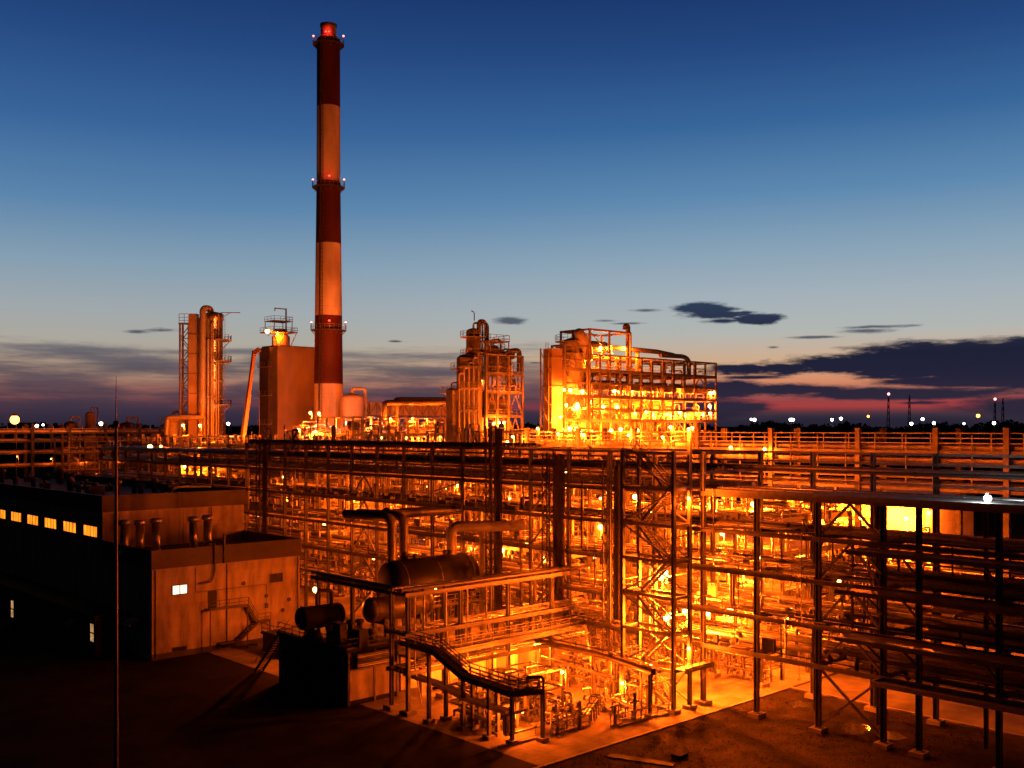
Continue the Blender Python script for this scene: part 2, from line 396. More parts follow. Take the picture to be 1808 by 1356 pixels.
# ------------------------------------------------------------------ ground
def sheet(name, u0, u1, v0, v1, z, m, kind='structure', n=1):
    b = MB()
    b.add([(u0,v0,z),(u1,v0,z),(u1,v1,z),(u0,v1,z)], [(0,1,2,3)])
    return tag(b.build(name, m), kind=kind)
sheet('ground', -4500, 4500, -4500, 4500, 0, M['earth'])
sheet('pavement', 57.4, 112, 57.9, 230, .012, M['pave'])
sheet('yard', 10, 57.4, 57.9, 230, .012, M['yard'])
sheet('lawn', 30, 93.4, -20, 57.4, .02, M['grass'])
sheet('road', 94, 106, -60, 57.4, .012, M['road'])
sheet('plant_yard', 112, 190, 20, 260, .012, M['road'])
b = MB(); b.box((61.7,57.65,.07),(64.6,.3,.14)); b.box((93.7,18.5,.07),(.3,78,.14)); tag(b.build('kerb', M['concrete']), kind='structure')
def puddle(px, py, ru, rv, seed):
    rg = random.Random(seed); c = on_z(px, py, 0); b = MB(); n = 28
    ph = [rg.uniform(0,6.28) for _ in range(4)]
    vs = [(c.x,c.y,.03)]
    for i in range(n):
        a = 2*math.pi*i/n; k = 1+.22*math.sin(2*a+ph[0])+.16*math.sin(3*a+ph[1])+.1*math.sin(5*a+ph[2])
        vs.append((c.x+ru*k*math.cos(a), c.y+rv*k*math.sin(a), .03))
    b.add(vs, [(0,i+1,(i+1)%n+1) for i in range(n)])
    tag(b.build('puddle', M['water']), kind='structure')
puddle(1508, 1285, 1.5, 2.0, 3); puddle(1412, 1244, 1.6, 1.1, 5); puddle(1575, 1300, 1.1, 1.3, 8); puddle(1468, 1262, .8, .7, 9)
# grass tufts on the lawn: nobody could count them
rg = random.Random(4); b = MB()
for i in range(9000):
    x = rg.uniform(58, 93); y = rg.uniform(36, 57.2); h = rg.uniform(.03,.10); a = rg.uniform(0,6.28); w = rg.uniform(.02,.06)
    dx, dy = math.cos(a)*w, math.sin(a)*w; lx, ly = rg.uniform(-.1,.1), rg.uniform(-.1,.1)
    b.add([(x-dx,y-dy,.02),(x+dx,y+dy,.02),(x+lx,y+ly,.02+h)], [(0,1,2)])
tag(b.build('grass_tufts', M['grass']), 'rough short grass tufts on the dark lawn', 'grass', kind='stuff')

# distant ridge and woods
rg = random.Random(11)
b = MB(); prof = []
for i in range(121):
    a = R(-40+80*i/120); 
    for rr, z in ((900,0),(1500,14+3*math.sin(i*.23)),(2100,20+5*math.sin(i*.17+1)),(3300,30+4*math.sin(i*.11)),(4200,0)):
        dd = rr; prof.append((FW[0]*dd*math.cos(a)+RT[0]*dd*math.sin(a), FW[1]*dd*math.cos(a)+RT[1]*dd*math.sin(a), z))
fs = [(i*5+j,(i+1)*5+j,(i+1)*5+j+1,i*5+j+1) for i in range(120) for j in range(4)]
b.add(prof, fs, True); tag(b.build('hills', M['earth']), kind='structure')
b = MB()
for i in range(1500):
    px = rg.uniform(-150, 1990); d = rg.uniform(1450,1900)
    p = at(px, HY, d); z0 = 13; h = rg.uniform(13,22)+6*math.sin(px*.013)*math.sin(px*.031); r = rg.uniform(3,7)
    for k in range(26):
        a = rg.uniform(0,6.28); q = rg.random()**.5*r; zz = z0+h*(.25+.75*rg.random()); s = rg.uniform(1.2,2.8)
        c = Vector((p.x+q*math.cos(a)*(1.15-.6*(zz-z0)/h), p.y+q*math.sin(a), zz)); t = rg.uniform(0,6.28); e = rg.uniform(-.6,.9)
        x = Vector((math.cos(t),math.sin(t),e))*s; y = Vector((-math.sin(t)*e,math.cos(t)*.3,1))*s*.7
        b.add([c-x-y, c+x-y*.6, c+x*.7+y, c-x*.8+y*.9], [(0,1,2,3)])
tag(b.build('woods', M['tree']), 'dark line of far trees along the horizon', 'woods', kind='stuff')

# ------------------------------------------------------------------ chimney
def chimney():
    d = 235.0; c = at(580, HY, d); c.z = 0; Z = lambda y: H+d*(HY-y)/F
    t = thing('chimney', 'very tall round chimney banded in red and white with red warning lamps', 'chimney', c)
    def rad(z): return max(2.62, 3.75-z*.0122) if z < 84 else 2.72-(z-84)*.002
    ys = [(1100,678,'white'),(678,558,'red'),(558,431,'white'),(431,322,'red'),(322,190,'white'),(190,70,'red')]
    for y0, y1, m in ys:
        z0, z1 = max(0,Z(y0)), Z(y1); n = 10; b = MB()
        b.lathe(c, [(rad(z0+(z1-z0)*i/n), z0+(z1-z0)*i/n) for i in range(n+1)], 40); b.build('shaft_band', M[m], t)
    zt = Z(70); b = MB(); b.lathe(c, [(2.6,zt),(2.0,zt+.4),(1.75,zt+1.2),(1.8,zt+2.2),(1.95,zt+3.4),(1.8,zt+3.4),(1.6,zt+2)], 32); b.build('flue_cap', M['wall'], t)
    for k, (zg, R0) in enumerate(((Z(80),2.6),(Z(332),2.75),(Z(584),3.1))):
        b = MB(); w = 1.0
        b.lathe(c, [(R0,zg),(R0+w,zg),(R0+w,zg+.12),(R0,zg+.12)], 32, smooth=False)
        for i in range(16):
            a = 2*math.pi*i/16; e = Vector((math.cos(a),math.sin(a),0)); b.bar(c+e*(R0-.05)+Vector((0,0,zg-1.0)), c+e*(R0+w-.1)+Vector((0,0,zg)), .09)
        g = b.build('gallery', M['steel_d'], t); b = MB()
        for zz in (.6,1.15):
            b.tube([c+Vector(((R0+w-.05)*math.cos(2*math.pi*i/32),(R0+w-.05)*math.sin(2*math.pi*i/32),zg+.12+zz)) for i in range(33)], .035, 5)
        for i in range(24):
            a = 2*math.pi*i/24; e = c+Vector(((R0+w-.05)*math.cos(a),(R0+w-.05)*math.sin(a),zg+.12)); b.bar(e, e+Vector((0,0,1.15)), .05)
        b.build('railing', M['galv'], g)
        # red obstruction lamps round the gallery: left, right and facing us
        to = Vector((-FW[0],-FW[1],0)); rt = Vector((RT[0],RT[1],0))
        lst = [(rt*-1,'red_pale'),(rt,'red_pale'),(to*.97+rt*.22,'red_lamp')]
        if k == 0: lst.append((to*.98-rt*.1,'red_lamp'))
        for e, mm in lst:
            e = e.normalized(); p = c+e*(R0+w-.15)+Vector((0,0,zg+(1.9 if k else 2.1)))
            if k == 0 and mm == 'red_lamp': p = c+e*2.15+Vector((0,0,zt+1.0))
            b = MB(); b.bar(p-Vector((0,0,1.6)), p-Vector((0,0,.2)), .08); b.lathe(p, [(.2,-.25),(.22,-.1)], 10)
            l = b.build('lamp_bracket', M['steel_d'], t); b = MB(); b.ball(p, .24); b.build('warning_lamp', M[mm], l)
            if mm == 'red_lamp':
                o = bpy.data.objects.new('warning_light', light_data(20,(1,.02,.01),.15)); COL.objects.link(o); o.parent = l; o.location = p-c+e*.42
    # ladder with its sooty cable run
    a = Vector((-FW[0],-FW[1],0))*.93-Vector((RT[0],RT[1],0))*.30; a.normalize(); sd = Vector((-a.y,a.x,0)); b = MB()
    z = 3
    while z < zt-1:
        p = c+a*(rad(z)+.35)+Vector((0,0,z)); q = c+a*(rad(min(z+4,zt))+.35)+Vector((0,0,min(z+4,zt)))
        for g in (-.3,.3): b.bar(p+sd*g, q+sd*g, .07)
        for i in range(8): s = p.lerp(q,i/8); b.bar(s-sd*.3, s+sd*.3, .05)
        for i in range(4):
            s = p.lerp(q,i/4); b.tube([s+sd*.38, s+sd*.4+a*.45, s+a*.75, s-sd*.4+a*.45, s-sd*.38], .03, 4)
        z += 4
    b.build('ladder', M['steel_d'], t)
    b = MB(); z = 3
    while z < zt-2:
        p = c+a*(rad(z)+.16)+Vector((0,0,z)); q = c+a*(rad(z+4)+.16)+Vector((0,0,z+4)); b.bar(p-sd*.55, q-sd*.55, .2, .16); z += 4
    b.build('cable_duct', M['steel_d'], t)
chimney()

# ------------------------------------------------------------------ tall heater casing behind the chimney
def heater():
    u0, v0 = 129.0, 221.7; t = thing('heater_tower', 'tall blank sheet clad heater tower left of the chimney foot', 'heater', (u0,v0,0))
    zt = 47.2; b = MB(); b.span((u0,v0,0),(u0+17,v0+7,zt)); b.build('casing', M['casing'], t)
    b = MB(); b.span((u0-.25,v0-.25,zt),(u0+17.25,v0+7.25,zt+.35)); b.build('coping', M['steel'], t)
    b = MB(); b.span((u0-2.1,v0+.2,2),(u0-.02,v0+5,zt-.3)); b.build('side_duct', M['wall_d'], t)
    for z in (14,21,28,35,42):
        b = MB(); b.span((u0-3.3,v0-1.0,z),(u0-2.1,v0+4,z+.1)); b.rail([(u0-2.2,v0-1,z+.1),(u0-3.25,v0-1,z+.1),(u0-3.25,v0+4,z+.1)],1.1,.035); b.build('side_platform', M['steel'], t)
    b = MB(); b.ladder((u0-2.8,v0-.6), 8, 44, .5, 'y'); b.build('ladder', M['steel'], t)
    c = on_v(496, 575, v0+2); b = MB(); b.lathe((c.x,c.y,0), [(2.2,zt),(2.2,zt+2.6),(1.5,zt+3.2),(1.5,zt+4.5)], 20); b.build('vent_stack', M['casing'], t)
    p = on_v(470, 600, v0+1); q = on_v(512, 600, v0+1); z = zt+3.3
    b = MB(); b.span((p.x,v0-2.5,z),(q.x,v0+4,z+.12))
    for x in (p.x+.2, (p.x+q.x)/2, q.x-.2): b.bar((x,v0-2.3,z),(max(x,u0+.3),v0+.6,zt),.16)
    b.rail([(p.x,v0+4,z+.1),(p.x,v0-2.5,z+.1),(q.x,v0-2.5,z+.1),(q.x,v0+4,z+.1)],1.2,.04)
    b.build('top_platform', M['steel'], t)
    b = MB(); z2 = z+2.8; b.span((p.x+.7,v0-1.6,z2),(q.x-.8,v0+3,z2+.08)); b.rail([(p.x+.7,v0+3,z2),(p.x+.7,v0-1.6,z2),(q.x-.8,v0-1.6,z2),(q.x-.8,v0+3,z2)],1.2,.04)
    for x in (p.x+.8,q.x-.9):
        for y in (v0-1.5,v0+2.9): b.bar((x,y,z),(x,y,z2+.05),.14)
    b.build('upper_platform', M['steel'], t)
    b = MB(); x = on_v(505,574,v0).x; b.bar((x,v0,z),(x,v0,z+6.2),.28); b.bar((x,v0,z+6),(x-3.2,v0,z+6),.25); b.bar((x-3.1,v0,z+6),(x-3.1,v0,z+5.3),.18); b.build('davit', M['steel'], t)
heater()

# ------------------------------------------------------------------ twin tower on the left
def twin():
    d = 235.0; c = at(378, HY, d); c.z = 0
    t = thing('distillation_column', 'tall round distillation column with platforms right of its flat duct', 'column', c)
    Z = lambda y: H+d*(HY-y)/F
    r = 1.95; b = MB(); b.lathe(c, [(r,0),(r,Z(566)),(r+.25,Z(565)),(r+.25,Z(556)),(r*.9,Z(553)),(.01,Z(550))], 28); b.build('shell', M['clad'], t)
    for y in (600,642,672,700,730,762):
        b = MB(); b.lathe(c, [(r+.02,Z(y)-.25),(r+.22,Z(y)-.25),(r+.22,Z(y)+.1),(r+.02,Z(y)+.1)], 28, smooth=False); b.build('stiffener', M['steel'], t)
    rt = Vector((RT[0],RT[1],0)); to = Vector((-FW[0],-FW[1],0))
    for y in (601,638,715):
        z = Z(y); b = MB(); pts = []
        for i in range(9):
            a = R(-70+140*i/8); e = rt*math.cos(a)+to*math.sin(a); pts.append(c+e*(r+1.9)+Vector((0,0,z)))
        inner = [c+(p-c-Vector((0,0,z))).normalized()*(r+.1)+Vector((0,0,z)) for p in pts]
        vs = pts+inner; n = 9
        b.add(vs+[v-Vector((0,0,.15)) for v in vs], [(i,i+1,n+i+1,n+i) for i in range(8)]+[(2*n+i+1,2*n+i,3*n+i,3*n+i+1) for i in range(8)]+[(i+1,i,2*n+i,2*n+i+1) for i in range(8)])
        b.rail(pts, 1.2, .04); b.bar(c+rt*(r+.1)+Vector((0,0,z-1.8)), c+rt*(r+1.8)+Vector((0,0,z-.1)), .15); b.build('platform', M['steel'], t)
    for e, y0, y1 in ((rt*.05+to, 572, 780),(rt*.5+to*.9,600,780),(rt*-.75+to*.7,566,770),(rt*.75+to*.85, 556, 776),(rt*.2+to*1.0, 560, 780),(rt*-.35+to, 600, 775)):
        e = e.normalized(); p = c+e*(r+.32); b = MB(); b.tube([p+Vector((0,0,Z(y1))), p+Vector((0,0,Z(y0)))], .17, 8); b.build('down_pipe', M['pipe_l'], t)
    p = c+rt*(r+.35)+to*.2; b = MB(); b.ladder((p.x,p.y), Z(780), Z(560), .6, 'x'); b.build('ladder', M['steel'], t)
    b = MB(); p = c+rt*1.6; b.bar(p+Vector((0,0,Z(566))), p+Vector((0,0,Z(552))), .2); b.bar(p+Vector((0,0,Z(552))), p+rt*4.4+Vector((0,0,Z(552))), .18); b.bar(p+Vector((0,0,Z(561))), p+rt*2.0+Vector((0,0,Z(553))), .12); b.build('davit', M['steel'], t)
    # overhead vapour pipe loop
    b = MB(); p = at(358, HY, d-1.5); q = at(372, HY, d)
    b.tube(rnd([(p.x,p.y,Z(733)),(p.x,p.y,Z(545)),(q.x,q.y,Z(545)),(q.x,q.y,Z(556))],1.3,5), .72, 12); b.tube(rnd([(p.x,p.y,Z(733)),(p.x,p.y,Z(737)),tuple(at(296,737,d-1.5)),tuple(at(294,737,d-1.5)+Vector((0,0,-4)))],.8), .55, 10); b.build('vapour_pipe', M['pipe_l'], t)
    b = MB()
    for k, px in enumerate((351.5,356,360.5,364)): q = at(px,HY,d+1.6+.3*k); b.tube([(q.x,q.y,Z(772)),(q.x,q.y,Z(560+6*k))],.3,8)
    for y in (590,630,670,710,750): p0 = at(350,HY,d+1.2); p1 = at(366,HY,d+1.2); b.bar((p0.x,p0.y,Z(y)),(p1.x,p1.y,Z(y)),.2,.3)
    b.build('pipe_bank', M['pipe_l'], t)
    # flat duct
    c2 = at(342, HY, d+.5); c2.z = 0
    t2 = thing('square_duct', 'tall flat sided duct between the lattice mast and the round column', 'duct', c2)
    b = MB(); w = rt*.95; k = to*.9
    lo, hi = Z(765), Z(554); vs = []
    for z in (0, hi): vs += [c2-w+k+Vector((0,0,z)), c2+w+k+Vector((0,0,z)), c2+w-k+Vector((0,0,z)), c2-w-k+Vector((0,0,z))]
    b.add(vs, [(0,1,5,4),(1,2,6,5),(2,3,7,6),(3,0,4,7),(4,5,6,7)]); b.build('casing', M['casing'], t2)
    for y in (590,625,660,695,730): 
        b = MB(); z = Z(y); b.bar(c2-w*1.08+k*1.06+Vector((0,0,z)), c2+w*1.08+k*1.06+Vector((0,0,z)), .12, .25); b.build('stiffener', M['steel'], t2)
    # lattice mast
    c3 = at(328, HY, d+1); c3.z = 0; t3 = thing('lattice_mast', 'tall lattice ladder mast at the far left of the column pair', 'mast', c3)
    w = 1.0; zt = Z(571); b = MB()
    for x in (-w,w):
        for y in (-w,w):
            b = MB(); b.bar(c3+rt*x+to*y, c3+rt*x+to*y+Vector((0,0,zt)), .36); b.build('leg', M['steel'], t3)
    b = MB(); z = 2; i = 0
    while z < zt-1:
        for s in (1,-1):
            b.bar(c3+rt*-w+to*w*s+Vector((0,0,z)), c3+rt*w+to*w*s+Vector((0,0,z)), .12)
            g = 1 if i%2 else -1; b.bar(c3+rt*-w*g+to*w*s+Vector((0,0,z)), c3+rt*w*g+to*w*s+Vector((0,0,z+2.7)), .18)
        z += 2.7; i += 1
    b.build('lattice', M['steel'], t3)
    b = MB(); b.box(c3+Vector((0,0,zt)), (2.6,2.6,.12)); b.rail([c3+rt*-1.2+to*1.1+Vector((0,0,zt)), c3+rt*1.2+to*1.1+Vector((0,0,zt)), c3+rt*1.2-to*1.1+Vector((0,0,zt))], 2.2, .05, mids=(.7,1.4)); b.build('platform', M['steel'], t3)
twin()

# ------------------------------------------------------------------ crane
def crane():
    d = 205.0; base = at(404, HY, d); base.z = 0; t = thing('mobile_crane', 'yellow telescopic crane with boom raised between column and heater tower', 'crane', base)
    b = MB(); rt = Vector((RT[0],RT[1],0)); fw = Vector((FW[0],FW[1],0))
    def bx(x0,x1,y0,y1,z0,z1):
        vs = [base+rt*x+fw*y+Vector((0,0,z)) for z in (z0,z1) for x,y in ((x0,y0),(x1,y0),(x1,y1),(x0,y1))]
        b.add(vs, [(0,3,2,1),(4,5,6,7),(0,1,5,4),(1,2,6,5),(2,3,7,6),(3,0,4,7)])
    bx(-5,6,-1.3,1.3,.9,1.8); bx(3.6,6,-1.25,1.25,1.8,3.2); b.build('chassis', M['yellow'], t)
    b = MB(); bx(-3,1.5,-1.2,1.2,1.9,3.4); b.build('turret', M['yellow'], t)
    for x in (-4,-2.4,2.6,4.6):
        for y in (-1.1,1.1):
            b = MB(); c = base+rt*x+fw*y+Vector((0,0,.62)); pr = [(.62,-.18),(.62,.18)]
            b.tube([c-fw*.18, c+fw*.18], .62, 16); b.build('wheel', M['rubber'], t)
    tip = at(449, 619, d); root = base+Vector((0,0,3.0)); dv = tip-root
    for k, (a, e, w) in enumerate(((0,.5,.9),(.48,.78,.74),(.77,1.0,.6))):
        b = MB(); b.bar(root+dv*a, root+dv*e, w, w*1.15); b.build('boom_section', M['yellow'], t)
    b = MB(); b.bar(tip-dv.normalized()*.5, tip+rt*1.1+Vector((0,0,.3)), .8, .9); b.build('boom_head', M['yellow'], t)
    b = MB(); p = tip+rt*1.0; b.bar(p, p-Vector((0,0,17)), .07); b.build('hoist_rope', M['steel_d'], t)
    b = MB(); b.box(p-Vector((0,0,17.4)), (.5,.5,.9)); b.build('hook_block', M['yellow'], t)
crane()

# ------------------------------------------------------------------ two tier control building on the left
def building():
    U0, U1, V0, V1, V2 = 50.5, 70.2, 115.1, 129.8, 205.0
    t = thing('control_building', 'two tier flat roofed building with dark parapets and one white lit window', 'building', (U0,V0,0))
    b = MB(); b.span((U0,V0,0),(U1,V1,10.7)); b.build('lower_wall', M['wall'], t)
    b = MB(); b.span((U0-.12,V0-.12,10.6),(U1+.12,V0+.18,12.8)); b.span((U0-.12,V0+.18,10.6),(U0+.2,V1-.01,12.8)); b.span((U1-.2,V0+.18,10.6),(U1+.12,V1-.01,12.8)); b.build('lower_parapet', M['wall_d'], t)
    b = MB(); b.span((U0+.2,V0+.18,11.3),(U1-.2,V1-.01,11.6)); b.build('lower_roof', M['roof'], t)
    b = MB(); b.span((U0+.003,V1,0),(U1-.003,V2,16.5)); b.build('upper_wall', M['wall'], t)
    b = MB(); b.span((U0-.13,V1-.13,16.4),(U1+.13,V1+.2,18.5)); b.span((U0-.13,V1+.2,16.4),(U0+.2,V2+.13,18.5)); b.span((U1-.2,V1+.2,16.4),(U1+.13,V2+.13,18.5)); b.build('upper_parapet', M['wall_d'], t)
    b = MB(); b.span((U0+.2,V1+.2,17.2),(U1-.2,V2,17.5)); b.build('upper_roof', M['roof'], t)
    b = MB(); b.span((U0-.06,V0-.06,.0),(U1+.06,V0+.0,.7)); b.build('plinth', M['wall_d'], t)
    # lit white window in two panes
    def win(px0,py0,px1,py1, name, m, split=2):
        p = on_v(px0,py1,V0); q = on_v(px1,py0,V0); b = MB()
        b.span((p.x-.08,V0-.07,p.z-.08),(q.x+.08,V0-.0,p.z)); b.span((p.x-.08,V0-.07,q.z),(q.x+.08,V0,q.z+.08))
        for i in range(split+1): x = p.x+(q.x-p.x)*i/split; b.span((x-.05,V0-.07,p.z),(x+.05,V0,q.z))
        f = b.build(name, M['steel_d'], t); b = MB(); b.span((p.x+.05,V0-.02,p.z),(q.x-.05,V0-.005,q.z)); b.build('pane', m, f)
    win(304,1032,330.5,1050,'window',M['win_w']); win(477,1012,498,1028,'window',M['glass']); win(304,1141,329,1159,'window',M['glass'])
    # amber clerestory windows on the shaded side
    for i in range(8):
        v = 131.5+i*7.3; z0, z1 = 13.1, 14.4; b = MB()
        b.span((U0-.06,v-.1,z0-.1),(U0,v+4.7,z0)); b.span((U0-.06,v-.1,z1),(U0,v+4.7,z1+.1))
        for k in range(5): b.span((U0-.06,v-.04+k*1.15,z0),(U0,v+.04+k*1.15,z1))
        f = b.build('window', M['steel_d'], t); b = MB(); b.span((U0-.02,v,z0),(U0-.004,v+4.6,z1)); b.build('pane', M['win_y'], f)
    # roof vents standing on the lower roof
    for px, py0, py1 in ((220,918,965),(247,918,964),(275,915,963),(341.5,912,957),(366.5,909,955)):
        v = V1-6.0 if px < 300 else V1-7.5
        p = on_v(px, py1, v); z1 = on_v(px, py0, v).z; b = MB()
        b.lathe((p.x,p.y,0), [(.62,11.6),(.62,12.0),(.5,12.05),(.5,z1-.7),(.52,z1-.7)], 16); o = b.build('roof_vent', M['vent'], t)
        b = MB(); b.lathe((p.x,p.y,0), [(.5,z1-.65),(.7,z1-.6),(.72,z1-.1),(.55,z1),(.01,z1+.05)], 16); b.build('cowl', M['vent'], o)
    p = on_v(318, 930, V1); b = MB(); b.ladder((p.x, V1-.3), 11.7, 18.6, .6, 'x'); b.build('ladder', M['steel_d'], t)
    # pipe cranking down the front over the parapet
    p = on_v(377, 960, V0); b = MB(); b.tube(rnd([(p.x,V0+3,12.3),(p.x,V0+1,13.2),(p.x,V0-.3,13.2),(p.x,V0-.3,9.6),(p.x-.5,V0-.35,8.5),(p.x-1.8,V0-.35,8.4)],.4), .11, 8); b.tube([(p.x+1.3,V0-.2,10.6),(p.x+1.3,V0-.2,14.2)], .13, 8); b.build('drain_pipe', M['steel_d'], t)
    # outside stair: landing, flight, lower landing and flight
    a = on_v(362,1075,V0); e = on_v(430,1070,V0); g = on_v(462,1096,V0)
    w = 1.2; zl = a.z; b = MB(); b.span((a.x,V0-w,zl-.12),(e.x,V0-.01,zl)); z2 = on_v(455,1095,V0).z
    b.span((g.x-1.2,V0-w,z2-.12),(g.x+.6,V0-.01,z2))
    def flight(x0,z0,x1,z1):
        for y in (V0-w,V0-.1): b.bar((x0,y,z0-.1),(x1,y,z1-.1),.08,.25)
        n = int(abs(z1-z0)/.2)
        for i in range(n): k = (i+.5)/n; b.box((x0+(x1-x0)*k,V0-w/2,z0+(z1-z0)*k-.06),(.26,w-.1,.05))
    flight(e.x,zl,g.x-1.2,z2); x3 = on_v(412,1130,V0).x; flight(g.x-1.2,z2,x3,on_v(412,1130,V0).z)
    z3 = on_v(412,1130,V0).z; b.span((x3-2.2,V0-w,z3-.12),(x3,V0-.01,z3)); flight(x3-.1,z3-.05,x3+2.6,.3)
    for x, z in ((a.x+.1,zl),(e.x-.1,zl),(g.x+.5,z2)): b.bar((x,V0-w+.05,0),(x,V0-w+.05,z),.12)
    s = b.build('outside_stair', M['steel_d'], t); b = MB()
    b.rail([(a.x,V0-w,zl),(e.x,V0-w,zl),(g.x-1.2,V0-w,z2),(g.x+.6,V0-w,z2)],1.0,.03,1.2); b.build('railing', M['steel_d'], s)
    b = MB(); b.span((a.x+.4,V0-.06,zl),(a.x+1.5,V0-.004,zl+2.1)); b.build('door', M['glass'], t)
    for px, py in ((510,1058),(499,1077),(470,1052),(548-60,1118),(430,1030)):
        p = on_v(px,py,V0); b = MB(); b.lathe((p.x,V0-.12,p.z),[(.01,0),(.24,0),(.26,.03),(.26,.115)],12,'y',False); b.build('wall_vent', M['steel_d'], t)
    for px in (274,400,525):
        p = on_v(px,1100,V0); b = MB(); b.tube([(p.x,V0-.1,.3),(p.x,V0-.1,10.5)],.07,8)
        for z in (2,4.5,7,9.5): b.box((p.x,V0-.06,z),(.26,.1,.06))
        b.build('downpipe', M['steel_d'], t)
    p = on_v(345,1060,V0); q = on_v(470,1060,V0); b = MB(); b.tube(rnd([(p.x,V0-.05,10.4),(p.x,V0-.05,7.4),(q.x,V0-.05,7.4),(q.x,V0-.05,5.0)],.2),.035,6); b.box((q.x,V0-.1,4.7),(.4,.18,.6)); b.build('conduit', M['steel_d'], t)
    p = on_v(205,880,V1); b = MB(); b.tube([(p.x,V1-.2,11.7),(p.x,V1-.2,16.3)],.08,8); b.tube([(p.x+13,V1-.2,11.7),(p.x+13,V1-.2,16.3)],.08,8); b.build('downpipe', M['steel_d'], t)
    # clutter on the upper roof against the lit rack
    rg = random.Random(21)
    for i in range(22):
        v = rg.uniform(V1+2, V2-2); u = rg.uniform(U0+2,U1-2); k = rg.random()
        b = MB()
        if k < .5: s = rg.uniform(.6,1.6); b.box((u,v,17.5+s/2),(s*1.4,s,s)); nm = 'roof_unit'; b.lathe((u,v,17.5+s),[(s*.3,0),(s*.3,.25),(s*.4,.3),(.01,.45)],12)
        else: h = rg.uniform(1,2.2); b.lathe((u,v,17.5), [(.35,0),(.35,h),(.6,h+.05),(.55,h+.4),(.01,h+.6)], 12); nm = 'roof_vent'
        b.build(nm, M['steel_d'], t)
    p = on_v(318, 850, V1+3); b = MB(); b.tube(rnd([(p.x-1.2,V1+3,17.4),(p.x-1.2,V1+3,18.9),(p.x+.5,V1+3,19.1),(p.x+4.5,V1+3,18.9)],.7,4), .16, 8); b.build('goose_neck_pipe', M['pipe_l'], t)
    # low annex in front of the shaded side
    A = thing('annex', 'dark low annex with two tall lit windows along the shaded side', 'building', (46.4,124,0))
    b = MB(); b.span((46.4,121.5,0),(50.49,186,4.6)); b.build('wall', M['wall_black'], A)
    b = MB(); b.span((46.1,121.2,4.6),(50.495,186.3,4.9)); b.build('roof', M['roof'], A)
    for px, py, h, k in ((163,1117,17,0),(22,1075,16,1)):
        p = on_u(px, py, 46.4); w = 1.05; hh = h*(p.x*FW[0]+p.y*FW[1])/F
        b = MB()
        for y0, y1, z0, z1 in ((-.1,0,-hh,hh),(w,w+.1,-hh,hh),(0,w,hh-.1,hh),(0,w,-hh,-hh+.1),(0,w,-.1,.05),(w/2-.03,w/2+.03,-hh,hh)):
            b.span((46.34,p.y-w/2+y0,p.z+z0),(46.395,p.y-w/2+y1,p.z+z1))
        f = b.build('window', M['steel_d'], A); b = MB(); b.span((46.38,p.y-w/2,p.z-hh+.1),(46.396,p.y+w/2,p.z+hh-.1)); b.build('pane', M['win_c'], f)
    for px, py in ((135,915+185),(240,1100)):
        p = on_u(px, py, 46.4); b = MB(); b.add([(46.35,p.y-1.1,p.z+.5),(46.35,p.y+1.1,p.z+.5),(45.2,p.y+1.1,p.z),(45.2,p.y-1.1,p.z)],[(0,1,2,3)]); b.span((45.2,p.y-1.1,p.z-.15),(45.25,p.y+1.1,p.z)); b.build('canopy', M['wall'], A)
building()

# thin mast in front of everything at the left
def mast():
    c = at(205, HY, 62); c.z = 0; t = thing('lightning_mast', 'thin dark lightning mast standing in the yard at left', 'mast', c)
    b = MB(); b.tube([c, c+Vector((0,0,14)), c+Vector((0,0,27.4))], [.15,.12,.085], 8); b.build('lower_tube', M['steel_d'], t)
    b = MB(); b.tube([c+Vector((0,0,27.3)), c+Vector((0,0,30.2))], [.045,.012], 6); b.build('rod', M['steel_d'], t)
    b = MB(); b.lathe(c, [(.18,27.1),(.2,27.2),(.18,27.45),(.05,27.5)], 8); b.build('collar', M['steel_d'], t)
    b = MB(); b.box(c+Vector((0,0,.15)), (.7,.7,.3)); b.build('base', M['concrete'], t)
mast()
